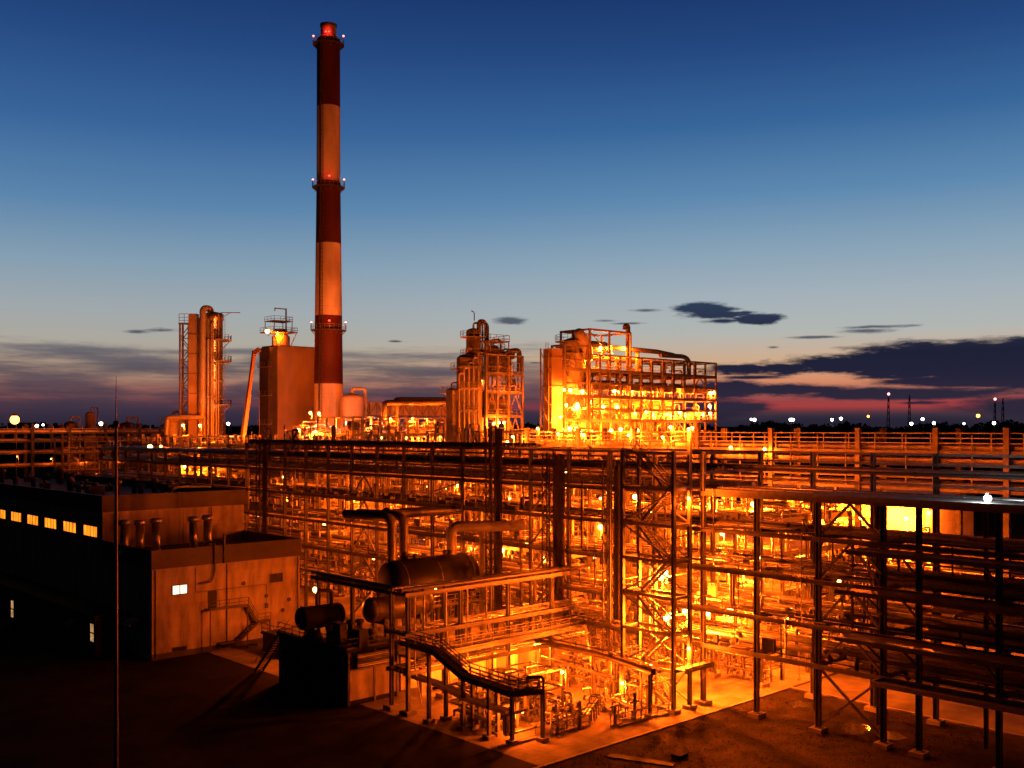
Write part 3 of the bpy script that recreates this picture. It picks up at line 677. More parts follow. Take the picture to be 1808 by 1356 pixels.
# ------------------------------------------------------------------ main pipe rack
PM = ['clad','pipe_d','pipe_l','clad','galv','pipe_d']
def main_rack():
    U0, U1 = 82.0, 92.0; LV = [6.1,9.6,13.6,17.4,20.9]
    rg0 = random.Random(3); t = thing('pipe_rack', 'long five deck main pipe rack running across the whole foreground', 'pipe rack', (U0,54,0))
    VF = [20,26,32,38.4,41.5,47.6,54]+[60.1+6.05*i for i in range(26)]
    for v in VF:
        top = 20.9 if v < 59 else 24.7 if v < 153 else 22.8
        for u, tp in ((U0,top),(U1,24.7 if v < 153 else 22.8)):
            if v in (38.4,41.5) and u == U1 and v == 38.4: continue
            w = .42 if v < 70 else .36
            b = MB(); b.hcol(u, v, .45, tp, w, 'y' if v < 70 else 'x'); c = b.build('column', M['steel_d'] if v < 45 else M['steel'], t)  # right-end columns take darker steel, shade put into their colour
            b = MB(); b.box((u,v,.2),(1.25,1.25,.4)); b.box((u,v,.43),(.7,.7,.06)); b.build('footing', M['concrete'], c)
        for z in LV:
            if v == 38.4: continue
            b = MB(); b.ibeam((U0+.2,v,z-.2),(U1-.2,v,z-.2),.2,.38)
            if v < 60 and z < 20: b.bar((U0+.1,v,z-1.1),(U0+1.1,v,z-.35),.14); b.bar((U1-.1,v,z-1.1),(U1-1.1,v,z-.35),.14)
            b.build('cross_beam', M['steel'], t)
        if v > 59:
            b = MB()
            if v < 153: b.bar((U0,v,24.6),(U1,v,24.6),.22,.3)
            b.bar((U0,v,22.7),(U1,v,22.7),.22,.3); b.build('upper_cross_beam', M['steel'], t)
    for z in LV:
        for u in (U0,U1):
            b = MB(); b.ibeam((u-(.3 if u==U0 else -.3),16,z-.22),(u-(.3 if u==U0 else -.3),VF[-1]+.3,z-.22),.22,.42); b.build('girder', M['steel'], t)
    for z, u, v0 in ((24.6,U0,59.8),(24.6,U1,20),(22.7,U1,20),(22.7,U0,59.8),(21.8,U1,20),(23.7,U1,20)):
        b = MB(); b.bar((u,v0,z),(u,151.0 if z > 23 else VF[-1]+.2,z),.16,.24); b.build('upper_girder', M['steel'], t)
    # knee and chevron bracing
    for v0, v1 in ((41.5,47.6),(78.25,84.3),(114.55,120.6)):
        for k in range(4):
            zb, zt = LV[k], LV[k+1]-.45; vm = (v0+v1)/2+.0
            b = MB(); b.bar((U0,v1,zb),(U0,vm,zt),.2); b.bar((U0,v0,zb),(U0,vm,zt),.2); b.build('chevron_brace', M['steel'], t)
        b = MB(); b.bar((U0,v1,.6),(U0,v0,5.8),.2); b.bar((U0+.06,v0,.6),(U0+.06,v1,5.8),.2); b.build('cross_brace', M['steel'], t)
    for v in (60.1,96.4,132.7):
        for k in range(4):
            b = MB(); b.bar((U0,v,LV[k+1]-.5),(U0,v+5.8,LV[k+1]-1.9),.14) ; b.build('knee_brace', M['steel'], t)
    # cantilever outriggers with decks at the dark right end
    for z in (9.6,13.6,17.0):
        b = MB(); b.span((U0-3.2,18,z-.28),(U0-.3,44.2 if z<15 else 43.2,z-.16)); b.span((U0-3.25,18,z-.5),(U0-3.1,44.2 if z<15 else 43.2,z-.16)); b.build('side_deck', M['steel_d'], t)  # deck colour darkened to keep this end in shade
        for v in (41.5,38.4,32,26):
            b = MB(); b.bar((U0-3,v,z-.4),(U0-.2,v,z-2.3),.16); b.build('bracket', M['steel_d'], t)
    b = MB(); b.span((U0-1.9,18,5.55),(U0-.3,41.6,5.7)); b.bar((U0-1.9,18,5.75),(U0-1.9,41.6,5.75),.22,.4); b.bar((U0-1.9,41.6,5.75),(U0,41.6,5.75),.22,.4); b.build('lower_ledge', M['galv'], t)
    # solid decks closing the dark right end
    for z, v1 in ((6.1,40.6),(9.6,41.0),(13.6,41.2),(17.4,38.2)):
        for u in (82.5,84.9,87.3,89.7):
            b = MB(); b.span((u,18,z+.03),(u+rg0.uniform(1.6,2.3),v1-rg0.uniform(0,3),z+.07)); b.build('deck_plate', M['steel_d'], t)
    # thin hangers, mid posts and stacked pipes thickening the dark end
    for i in range(46):
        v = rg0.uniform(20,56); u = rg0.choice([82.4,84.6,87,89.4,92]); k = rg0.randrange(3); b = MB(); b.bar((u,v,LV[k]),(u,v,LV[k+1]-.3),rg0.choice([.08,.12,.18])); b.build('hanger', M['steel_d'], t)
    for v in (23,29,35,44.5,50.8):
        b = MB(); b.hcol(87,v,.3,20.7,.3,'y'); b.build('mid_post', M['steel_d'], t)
    for i in range(36):
        k = rg0.randrange(3); u = rg0.uniform(82.5,91); r = rg0.choice([.08,.12,.16,.22]); z = LV[k]+rg0.uniform(.5,1.3) if k < 4 else LV[k]-rg0.uniform(.8,1.4); v0 = rg0.uniform(17,24); v1 = rg0.uniform(36,58)
        b = MB(); b.tube(rnd([(u,v0,z),(u,v1,z),(u+rg0.choice([-.1,1.2]),v1,z-rg0.uniform(.4,2))],.3),r,8); b.build('upper_pipe', M[rg0.choice(['pipe_d','steel_d','galv'])], t)
    # top deck plates
    b = MB(); b.span((U0-.2,18,21.0),(U0+7.2,59.6,21.08)); b.span((U0-.35,18,20.75),(U0-.2,59.6,21.15)); b.build('top_deck', M['deck'], t)
    b = MB(); b.span((U0-.1,66,21.0),(U0+1.3,VF[-1],21.06)); b.rail([(U0-.1,66,21.06),(U0-.1,150,21.06)],1.2,.03,1.5,(.6,)); b.build('walkway', M['galv'], t)
    # dark cable trays
    for z, u, w, v0, v1 in ((20.9,89.6,1.6,18,215),(17.4,83.2,1.5,18,215),(13.6,90.3,1.5,18,160),(9.6,83.4,1.6,18,58),(6.1,86,2.2,18,56),(13.6,85.4,2.0,18,46),(17.4,87,3,18,45),(24.7,88.0,2.2,93,151),(22.7,84.2,1.8,62,214)):
        b = MB(); b.span((u-w/2,v0,z+.02),(u+w/2,v1,z+.06)); b.span((u-w/2,v0,z+.06),(u-w/2+.05,v1,z+.2)); b.span((u+w/2-.05,v0,z+.06),(u+w/2,v1,z+.2))
        for k in range(6): b.tube([(u-w*.4+w*.8*k/5,v0,z+.1),(u-w*.4+w*.8*k/5,v1,z+.1)],.05,5,False)
        b.build('cable_tray', M['steel_d'], t)
    # pipes on each deck
    rg = random.Random(2)
    def run(z, u, r, m, v0=16, v1=216):
        b = MB(); b.tube([(u,v0,z+r),(u,v1,z+r)], r, 10)
        v = v0+3
        while v < v1:
            if rg.random() < .45: b.lathe((u,v,z+r), [(r,-.1),(r*1.5,-.1),(r*1.5,.1),(r,.1)], 10, 'y', False)
            v += rg.uniform(5,11)
        for vv in VF:
            if v0 < vv < v1: b.box((u,vv,z+r*.25),(r*1.2,.3,r*.5))
        b.build('pipe', M[m], t)
    for z in LV:
        u = 82.7; k = 0
        while u < 91.4:
            r = rg.choice([.08,.1,.13,.13,.17,.2,.26,.32]); u += r
            if rg.random() < .78:
                v1 = 216 if z > 10 else rg.choice([120,160,216])
                v0 = 16 if z < 20 else 60
                if z > 20 and rg.random()<.3: v0 = 18
                if rg.random()<.25: v0 = rg.uniform(48,75)
                if z < 20 or u > 84: run(z, u, r, rg.choice(PM), v0, v1)
            u += r+rg.uniform(.12,.55)
    for z in (22.7,24.7):
        u = 82.5
        while u < 91.6:
            r = rg.choice([.1,.14,.18,.24,.3]); u += r
            run(z, u, r, rg.choice(['pipe_d','steel_d','pipe_d','galv']), (92 if z > 24 else 62) if (u < 90 or z > 24) else 18, 151 if z > 24 else 216); u += r+rg.uniform(.1,.4)
    # expansion loops and drops
    for i in range(26):
        v = rg.uniform(48,150); u = rg.uniform(83.5,91); z = rg.choice(LV[:4]); r = rg.choice([.08,.11,.14,.18]); h = rg.uniform(1.2,2.4); w = rg.uniform(1.5,4)
        b = MB(); b.tube(rnd([(u,v,z+.1),(u,v,z+h),(u+rg.uniform(-.3,.3),v+w,z+h),(u,v+w,z+.1)],.35), r, 8); b.build('expansion_loop', M[rg.choice(PM)], t)
    for i in range(98):
        v = rg.uniform(46,150) if i%3 else rg.uniform(56,100); u = rg.choice([81.5,81.6,82.5,83,91.2,92.4]); k = rg.randrange(4); r = rg.choice([.05,.07,.1,.13]); z0 = LV[k]; z1 = LV[min(4,k+1+rg.randrange(2))]
        b = MB(); b.tube(rnd([(u,v-rg.uniform(.5,3),z0+.2),(u,v,z0+.2),(u,v,z1+.3),(u+rg.choice([-.1,1.5]),v,z1+.3)],.3), r, 8); b.build('drop_pipe', M[rg.choice(PM)], t)
    # dark boxes hung below the fourth deck, sample from the far bays
    for i in range(9):
        v = 88+6.05*i+rg.uniform(-1,1); b = MB(); b.box((U0-.35,v,17.75),(.5,1.5,.5)); b.box((U0-.35,v+.9,17.9),(.4,.4,.8)); b.build('junction_box', M['steel_d'], t)
    # vents, short risers and small frames standing up above the top deck
    for i in range(34):
        v = rg.uniform(98,149) if i%2 else rg.uniform(95,150); u = rg.uniform(82.2,91.5); h = rg.uniform(.7,2.6); r = rg.choice([.05,.08,.12,.2]); b = MB()
        if i%3: b.tube(rnd([(u,v,24.4),(u,v,24.9+h),(u,v+rg.choice([-1.5,.6,2.5]),24.9+h),(u,v+.6,24.7)] if i%2 else [(u,v,24.4),(u,v,25.1+h),(u+.2,v+.3,25.1+h),(u+.2,v+.3,24.9+h)],.25),r,8); b.build('top_riser', M[rg.choice(['pipe_d','clad','galv'])], t)
        else: b.bar((u,v,24.5),(u,v,25.2+h),.14); b.bar((u,v+1.8,24.5),(u,v+1.8,25.2+h),.14); b.bar((u,v,25.2+h),(u,v+1.8,25.2+h),.14); b.bar((u,v,24.8),(u,v+1.8,25.2+h),.09); b.build('pipe_portal', M['steel'], t)
    # valves, with hand wheels, and small panels on the decks
    for i in range(96):
        v = 46+100*rg.random()**1.3; u = rg.uniform(82.3,90); z = rg.choice(LV[:4])+.5; b = MB(); h = rg.uniform(.5,1.1)
        b.box((u,v,z),(.4,.5,.45)); b.tube([(u,v,z),(u-.1,v,z+h)],.05,6); b.lathe((u-.1,v,z+h),[(.24,-.03),(.3,0),(.24,.03)],12); b.build('valve', M[rg.choice(['pipe_l','steel_d','galv'])], t)
    for i in range(60):
        v = 50+100*rg.random(); u = rg.uniform(81.7,91); z = rg.choice(LV[:4]); h = rg.uniform(.5,1.5); w = rg.uniform(.4,1.3); b = MB()
        b.box((u,v,z+.15+h/2),(.35,w,h)); b.bar((u,v-w*.3,z),(u,v-w*.3,z+.2),.08); b.bar((u,v+w*.3,z),(u,v+w*.3,z+.2),.08); b.build('instrument_panel', M[rg.choice(['steel_d','steel','galv'])], t)
    # railings along decks three and four
    for z, v0, v1 in ((13.6,50,110),(9.6,56,100),(17.4,86,140),(6.1,60,84),(9.6,112,140)):
        b = MB(); b.rail([(U0-.45,v0,z),(U0-.45,v1,z)],1.1,.026,1.5); b.build('railing', M['galv'], t)
    # cable ladder risers against the front columns
    for px, y0, y1, w, wp in ((463,772,1000,.9,1.3),(872,752,1082,1.0,1.0),(973,800,1092,1.1,1.6),(1080,815,1092,1.0,.8)):
        p = on_u(px, HY, 81.3); z1 = on_u(px, y0, 81.3).z; z0 = on_u(px, y1, 81.3).z; v = p.y
        o = None; b = MB()
        for g in (-1,1):
            b.bar((81.2,v+g*w/2,z0),(81.2,v+g*w/2,z1),.16); b.bar((80.5,v+g*w/2,z0),(80.5,v+g*w/2,z1),.14)
        z = z0; i = 0
        while z < z1-1:
            s = 1 if i%2 else -1
            b.bar((80.5,v-w/2*s,z),(80.5,v+w/2*s,z+1),.08); b.bar((80.5,v-w/2,z),(80.5,v+w/2,z),.08); b.bar((81.2,v-w/2,z+.5),(81.2,v+w/2,z+.5),.08); z += 1; i += 1
        o = b.build('riser_frame', M['steel'] if px > 1000 else M['steel_d'], t)
        b = MB(); b.span((81.25,v-w/2-wp,z0),(81.32,v-w/2-.1,z1-.3))
        n = int(wp/.2)
        for k in range(n): b.tube([(81.12,v-w/2-wp+.15+.2*k,z0),(81.12,v-w/2-wp+.15+.2*k,z1-rg.uniform(.2,1.5))],.075,6)
        b.build('riser_pipes', M['pipe_d'], o)
main_rack()

# ------------------------------------------------------------------ stair tower
def stair_tower():
    U0, U1, V0, V1 = 77.2, 79.7, 60.0, 66.3; t = thing('stair_tower', 'open steel stair tower with zigzag flights beside the main pipe rack', 'stair tower', (U0,V0,0))
    Z = [24.8-3.45*k for k in range(8)]
    for u, v in ((U0,V0),(U1,V0),(U0,V1),(U1,V1)):
        b = MB(); b.hcol(u,v,.4,24.9 if (u,v)!=(U1,V0) else 27.1,.34,'y'); c = b.build('column', M['steel'], t)
        b = MB(); b.box((u,v,.2),(1.0,1.0,.4)); b.build('footing', M['concrete'], c)
    for k, z in enumerate(Z[:-1]):
        b = MB()
        for p, q in (((U0,V0),(U1,V0)),((U0,V1),(U1,V1)),((U0,V0),(U0,V1)),((U1,V0),(U1,V1))): b.bar((*p,z-.15),(*q,z-.15),.18,.3)
        b.build('ring_beam', M['steel'], t)
        b = MB()
        s = k%2
        ye = (V0,V0+1.35) if s else (V1-1.35,V1)
        b.span((U0+.1,ye[0],z-.04),(U1-.1,ye[1],z+.02))
        if k in (0,): b.span((U0+.1,V0+1.4,z-.04),(U1-.1,V1-1.4,z+.02))
        b.build('landing', M['grating'], t)
        b = MB(); yo = V0+.05 if s else V1-.05; b.rail([(U0,ye[0],z),(U0,ye[1],z)],1.1,.026,1.4); b.rail([(U0,yo,z),(U1,yo,z)],1.1,.026,1.4); b.rail([(U1,ye[0],z),(U1,ye[1],z)],1.1,.026,1.4); b.build('railing', M['galv'], t)
    for k in range(7):
        za, zb = Z[k], (Z[k+1] if k < 7 else 0); ya, yb = (V1-1.35,V0+1.35) if k%2 == 0 else (V0+1.35,V1-1.35)
        u = U0+.75 if k%2 == 0 else U1-.75
        b = MB()
        for g in (-.5,.5): b.bar((u+g,ya,za),(u+g,yb,zb),.06,.28)
        n = 16
        for i in range(n): q = (i+.5)/n; b.box((u,ya+(yb-ya)*q,za+(zb-za)*q),(.95,.28,.05))
        f = b.build('stair_flight', M['steel'], t)
        b = MB()
        for g in (-.5,.5):
            for h in (.55,1.0): b.bar((u+g,ya,za+h),(u+g,yb,zb+h),.05)
            for i in range(5): q = i/4; y = ya+(yb-ya)*q; z = za+(zb-za)*q; b.bar((u+g,y,z),(u+g,y,z+1),.045)
        b.build('handrail', M['galv'], f)
    for k in range(7):
        za, zb = Z[k]-.3, Z[k+1]; b = MB()
        if k%2: b.bar((U0,V0,za),(U0,V1,zb),.13)
        else: b.bar((U0,V1,za),(U0,V0,zb),.13)
        b.bar((U1,V0,zb),(U1,V1,za),.12) ; b.build('brace', M['steel'], t)
    # low gangway from tower to rack and a small platform
    b = MB(); b.span((U0,V0-1.3,4.2),(U1+2.1,V0-.1,4.28)); b.bar((U0,V0-1.3,4.1),(U1+2.1,V0-1.3,4.1),.12,.25); b.bar((U0,V0-.2,4.1),(U1+2.1,V0-.2,4.1),.12,.25)
    for u in (U0+.1,U1+1.9): b.bar((u,V0-1.25,4.1),(u,V0-.05,2.6),.12)
    g = b.build('gangway', M['galv'], t); b = MB(); b.rail([(U0,V0-1.3,4.28),(U1+2.1,V0-1.3,4.28)],1.1,.026,1.2); b.build('railing', M['galv'], g)
stair_tower()

# ------------------------------------------------------------------ far pipe rack right and far rack left
def far_rack(name_label, top_rail, u0, u1, v0, v1, cols, top, levels, npipe, seed, along='v', mcol='steel', span_label='pipe rack'):
    rg = random.Random(seed); t = thing('pipe_rack', name_label, span_label, (u0,v0,0))
    q = (lambda a, c, z: (c, a, z)) if along == 'v' else (lambda a, c, z: (a, c, z))
    w0, w1 = (u0,u1) if along == 'v' else (v0,v1); a0, a1 = (v0,v1) if along == 'v' else (u0,u1)
    for a in cols:
        for w in (w0,w1):
            b = MB(); x, y, _ = q(a,w,0); b.hcol(x,y,.3,top+.6,.6,'x' if along=='v' else 'y',.1); b.build('column', M[mcol], t)
        for z in levels: b = MB(); b.bar(q(a,w0,z-.2),q(a,w1,z-.2),.25,.35); b.build('cross_beam', M[mcol], t)
    for z in levels:
        for w in (w0,w1): b = MB(); b.bar(q(a0,w,z-.2),q(a1,w,z-.2),.2,.35); b.build('girder', M[mcol], t)
        for i in range(npipe):
            r = rg.choice([.1,.14,.18,.25,.32]); w = w0+.5+(w1-w0-1)*(i+rg.random()*.7)/npipe
            b = MB(); b.tube([q(a0,w,z+r),q(a1,w,z+r)], r, 8); b.build('pipe', M[rg.choice(PM)], t)
    # top guard rail and thin posts
    b = MB(); n = int((a1-a0)/3.2)
    for z in ((top,top-.55,top-1.1) if top_rail else (top-.6,)): b.bar(q(a0,w0-.1,z),q(a1,w0-.1,z),.11)
    for i in range(n+1): a = a0+(a1-a0)*i/n; b.bar(q(a,w0-.1,levels[-1] if top-levels[-1] < 3 else top-2.2),q(a,w0-.1,top),.11)
    b.build('railing', M['galv'], t)
    # thin front posts and lattice rails between columns
    n = int((a1-a0)/3.7)
    for i in range(n+1): b = MB(); a = a0+(a1-a0)*i/n; b.bar(q(a,w0-.05,levels[-1]-4.2),q(a,w0-.05,top-.2),.15); b.build('post', M[mcol], t)
    for z in levels[-5:]:
        b = MB(); b.span(q(a0,w0+.35,z),q(a1,w0+.4,z+.45)); b.build('cable_tray', M['galv'], t)
    for i in range(int((a1-a0)/7)):
        a = rg.uniform(a0,a1); w = rg.uniform(w0+.5,w1-.5); z = rg.choice(levels[-2:]); k = rg.random()
        b = MB()
        if k < .6: h = rg.uniform(.5,1.4); b.box(q(a,w,z+.5+h/2), (.7,.7,h)); b.box(q(a,w,z+h+.6),(1.1,.3,.2)); b.build('junction_box', M['steel_d'], t)
        else: b.bar(q(a,w,z),q(a+1.6,w,z+1.6),.25,.5); b.build('tray_bend', M['steel_d'], t)
    return t
far_rack('far pipe rack with a long guard rail on top, right of the lit process unit', True, 112, 118, 28, 117, [31,36.5,42.9,50.5,59.8,71.6,83,94,105,116], 26.5, [8,11,13.2,18.9,20.4,21.8,23.2,24.6], 6, 5)
far_rack('far left pipe rack standing behind the two tier building', False, 62, 116, 250, 255, [64+8.5*i for i in range(7)], 27.6, [14,18.5,21.5,24.2,26.2], 7, 6, 'u', 'steel_d')
far_rack('middle pipe rack behind the left end of the main rack', True, 97, 103, 152, 236, [154+8*i for i in range(11)], 25.2, [9,12,14.5,16.5,18.5,20.5,22.2,23.6], 5, 7)

# ------------------------------------------------------------------ foreground rack over the pad
def small_rack():
    rg = random.Random(9); t = thing('pipe_rack', 'low three tier pipe rack left of the lit pad, lit from below', 'pipe rack', (58.7,78.4,0))
    V0, V1 = 77.0, 79.6
    for u in (58.7,65.2,71.6,78.0):
        for v in (V0,V1):
            b = MB(); b.hcol(u,v,.4,11.6,.34,'x'); c = b.build('column', M['steel'], t); b = MB(); b.box((u,v,.2),(1.2,1.2,.4)); b.build('footing', M['concrete'], c)
        for z in (11.5,7.7,4.1):
            b = MB(); b.ibeam((u,V0,z-.2),(u,V1,z-.2),.2,.34); b.build('cross_beam', M['steel'], t)
    for z in (11.5,7.7,4.1):
        for v in (V0-.25,V1+.25): b = MB(); b.ibeam((58.2,v,z-.2),(82,v,z-.2),.2,.4); b.build('girder', M['steel'], t)
        for k in range(5):
            r = rg.choice([.1,.14,.18,.22]); v = V0+.25+.5*k; b = MB(); b.tube([(58.0,v,z+r),(84,v,z+r)],r,10); b.build('pipe', M[rg.choice(['clad','pipe_l','pipe_d','clad'])], t)
    # branch at the top going away to the left, above the drums
    for v in (86.2,92.5):
        b = MB(); b.hcol(58.7,v,.3,11.5,.3,'y'); b.build('column', M['steel_d'], t)
    for du, m in ((-.35,'steel_d'),(0.35,'steel_d')): b = MB(); b.ibeam((58.7+du,79.6,11.3),(58.7+du,93.5,11.3),.2,.4); b.build('girder', M[m], t)
    for du in (-.15,.15): b = MB(); b.tube([(58.7+du,79,11.75),(58.7+du,93.5,11.75)],.14,8); b.build('pipe', M['pipe_d'], t)
    # lower walkway with double guard rails
    b = MB(); b.span((60,75.6,5.5),(82,76.7,5.58)); b.bar((60,75.6,5.4),(82,75.6,5.4),.14,.3); g = b.build('walkway', M['galv'], t)
    b = MB(); b.rail([(60,75.6,5.58),(82,75.6,5.58)],1.1,.03,1.4); b.rail([(60,76.7,5.58),(82,76.7,5.58)],1.1,.03,1.4); b.build('railing', M['galv'], g)
    for u in (59.4,60.5,63.2,66.0,68.5):
        b = MB(); r = rg.choice([.08,.11,.14]); b.tube(rnd([(u,78.5,11.7),(u,76.9,11.6),(u,76.9,rg.choice([8,4.5,.8])),(u+.8,76.9,rg.choice([4.2,.7]))],.3), r, 8); b.build('drop_pipe', M['pipe_l'], t)
small_rack()

def walk_bridge():
    rg = random.Random(12); t = thing('pipe_bridge', 'dark stepped walkway bridge on posts sloping down towards the camera', 'walkway', (59.2,70,0))
    deck = [(58.9,78.6,6.6),(58.9,73.6,6.5),(59.2,69.8,4.75),(59.4,63.6,4.4),(62.1,62.3,4.4)]
    W = 1.0; D = [Vector(p) for p in deck]; off = [Vector((W,0,0))]*4+[Vector((.25,1.0,0))]
    b = MB()
    for i in range(4):
        a, c = D[i], D[i+1]; ao, co = a+off[i], c+off[i+1]; th = Vector((0,0,.1))
        b.add([a,c,co,ao,a-th,c-th,co-th,ao-th],[(0,1,2,3),(7,6,5,4),(0,4,5,1),(1,5,6,2),(2,6,7,3),(3,7,4,0)])
        b.bar(a-th*1.6,c-th*1.6,.14,.3); b.bar(ao-th*1.6,co-th*1.6,.14,.3)
    g = b.build('deck', M['steel_d'], t); b = MB(); b.rail(D,1.1,.034,1.3,(.4,.75)); b.build('railing', M['steel_d'], g)
    b = MB(); b.rail([D[i]+off[i] for i in range(5)],1.1,.034,1.3,(.4,.75)); b.build('railing', M['steel_d'], g)
    for u, v, z in ((58.5,76.7,6.4),(58.5,73.6,6.3),(60.2,73.2,6.3),(59.4,69.8,4.5),(60.2,69.4,4.5),(59.2,66.1,4.4),(60.4,66.3,4.4),(59.7,63.7,4.2),(62.1,62.4,4.2),(62.4,66.0,2.6),(63.0,70,2.6)):
        b = MB(); b.hcol(u,v,.3,z,.3,'y',.05); c = b.build('post', M['steel'], t); b = MB(); b.box((u,v,.17),(.8,.8,.34)); b.build('footing', M['concrete'], c)
    for k in range(6):
        r = rg.choice([.07,.09,.12]); u = 59.2+.25*k; z = 2.6+.0*k
        b = MB(); b.tube(rnd([(u,78.5,3.4),(u,74,3.3),(u,69,2.7),(u,64.2,2.6),(u,64.2,.7),(u+3.5,64.2,.7)],.3),r,8); b.build('pipe', M[rg.choice(PM)], t)
    for v in (64.0,66.1,69.8,73.4): b = MB(); z = 2.5 if v < 70 else 3.1; b.bar((58.8,v,z),(61.8,v,z),.16,.24); b.build('cross_beam', M['steel'], t)
    # tall gooseneck pipe at the end
    b = MB(); b.tube(rnd([(60.8,63.2,5.6),(62.3,62.5,5.6),(62.3,62.5,.3)],.4),.12,8); b.build('gooseneck_pipe', M['steel_d'], t)
walk_bridge()

def pad_bridge():
    t = thing('pipe_bridge', 'low pipe bridge with a fat dark pipe crossing above the lit pad', 'pipe bridge', (76,69,0))
    for u, v in ((74.6,60.7),(76.4,69.5),(76.4,75.3),(75.5,65)):
        b = MB(); b.hcol(u,v,.3,4.0,.3,'y'); c = b.build('post', M['steel'], t); b = MB(); b.box((u,v,.15),(.8,.8,.3)); b.build('footing', M['concrete'], c)
    b = MB(); b.tube(rnd([(76.3,78,4.35),(76.3,68,4.35),(74.7,60.4,4.3)],.5), .32, 14); b.build('pipe', M['pipe_d'], t)
    for k, r in enumerate((.1,.13,.1)): b = MB(); b.tube(rnd([(76.8+.32*k,78,4.2),(76.8+.32*k,68,4.2),(75.2+.32*k,60.2,4.2)],.5), r, 8); b.build('pipe', M['clad'], t)
    b = MB(); b.rail([(77.8,78,4.4),(77.8,68.5,4.4),(76.4,60.4,4.4)],1.2,.03,1.4); b.build('railing', M['galv'], t)
    b = MB(); b.bar((75.6,67.5,2.6),(76.8,76.5,2.6),.16,.2); b.tube([(75.3,66,2.8),(76.5,77,2.8)],.1,8); b.build('tie_beam', M['steel'], t)
    b = MB(); a = on_z(1031,1162,2.0); c = on_z(1052,1105,6.2); b.bar((79,72,1.6),(80.5,74.5,6.0),.25,.12); b.build('sloping_tray', M['galv'], t)
pad_bridge()

# dark shed, drums and their support
def shed():
    t = thing('equipment_shed', 'dark boxy equipment shed left of the pad with one lit end wall', 'shed', (56,83,0))
    b = MB(); b.span((56,83.2,0),(62.2,96,5.2)); b.build('wall', M['near_black'], t)
    b = MB(); b.span((55.8,83.0,5.2),(62.4,96.2,5.5)); b.build('roof', M['roof'], t)
    for k, (v, r, l) in enumerate(((92.0,1.2,4.4),)):
        b = MB(); b.vessel((58.6,v,5.6+r+.5),r,l,'x',24); b.box((57.4,v,5.8),(.4,r*1.5,.7)); b.box((60,v,5.8),(.4,r*1.5,.7)); o = b.build('roof_tank', M['near_black'], t)
        b = MB(); b.tube(rnd([(58.2,v,5.6+2*r),(58.2,v,7.6+2*r),(59.6,v-.6,7.6+2*r),(59.6,v-.6,5.5)],.4),.2,10); b.build('tank_pipe', M['steel_d'], o)
    b = MB(); b.rail([(55.9,96,5.5),(55.9,83.1,5.5),(62.3,83.1,5.5)],1.0,.03,1.4); b.build('railing', M['steel_d'], t)
    b = MB()
    for g in (0,1.0): b.bar((56.2+g,101.5,.2),(56.2+g,96,5.4),.1,.3); b.bar((56.2+g,101.5,1.3),(56.2+g,96,6.5),.05)
    for k in range(16): q = (k+.5)/16; b.box((56.7,101.5-5.5*q,.2+5.2*q),(.95,.28,.05))
    b.build('outside_stair', M['steel_d'], t)
    rg = random.Random(6)
    for k in range(9):
        x = rg.uniform(56.3,62); y = rg.uniform(83.6,89); h = rg.uniform(.5,2.4); b = MB()
        if k%3: b.box((x,y,5.5+h/2),(rg.uniform(.5,1.6),rg.uniform(.5,1.6),h)); b.build('roof_unit', M['wall_black'], t)
        else: b.lathe((x,y,5.5),[(.3,0),(.3,h),(.5,h),(.45,h+.3),(.01,h+.4)],12); b.build('roof_vent', M['steel_d'], t)
    b = MB(); b.span((56.3,83.1,.5),(61.9,83.19,3.3)); b.build('end_panel', M['wall'], t)
    b = MB(); b.span((56.1,83.06,3.3),(62.1,83.185,3.5)); 
    for u in (56.1,59.2,62.0): b.span((u-.1,83.0,0),(u+.1,83.095,5.2))
    b.build('post', M['steel'], t)
    b = MB(); b.span((57,82.9,3.6),(61.5,83.06,5)); b.build('louvre', M['steel_d'], t)
    b = MB()
    for k in range(7): b.span((57.05,82.86,3.7+.18*k),(61.4,82.9,3.8+.18*k))
    b.build('louvre_blades', M['galv'], t)
shed()
def dark_stock():
    t = thing('equipment_module', 'low dark equipment module between building corner and shed', 'module', (64,106,0))
    b = MB(); b.span((62,104.5,.3),(66,110,2.4)); b.build('body', M['wall_black'], t)
    b = MB(); b.span((61.8,104.3,2.4),(66.2,110.2,2.55)); b.build('roof', M['roof'], t)
    b = MB(); b.rail([(61.9,110.1,2.55),(61.9,104.4,2.55),(66.1,104.4,2.55)],1.1,.03,1.4); b.build('railing', M['steel_d'], t)
dark_stock()
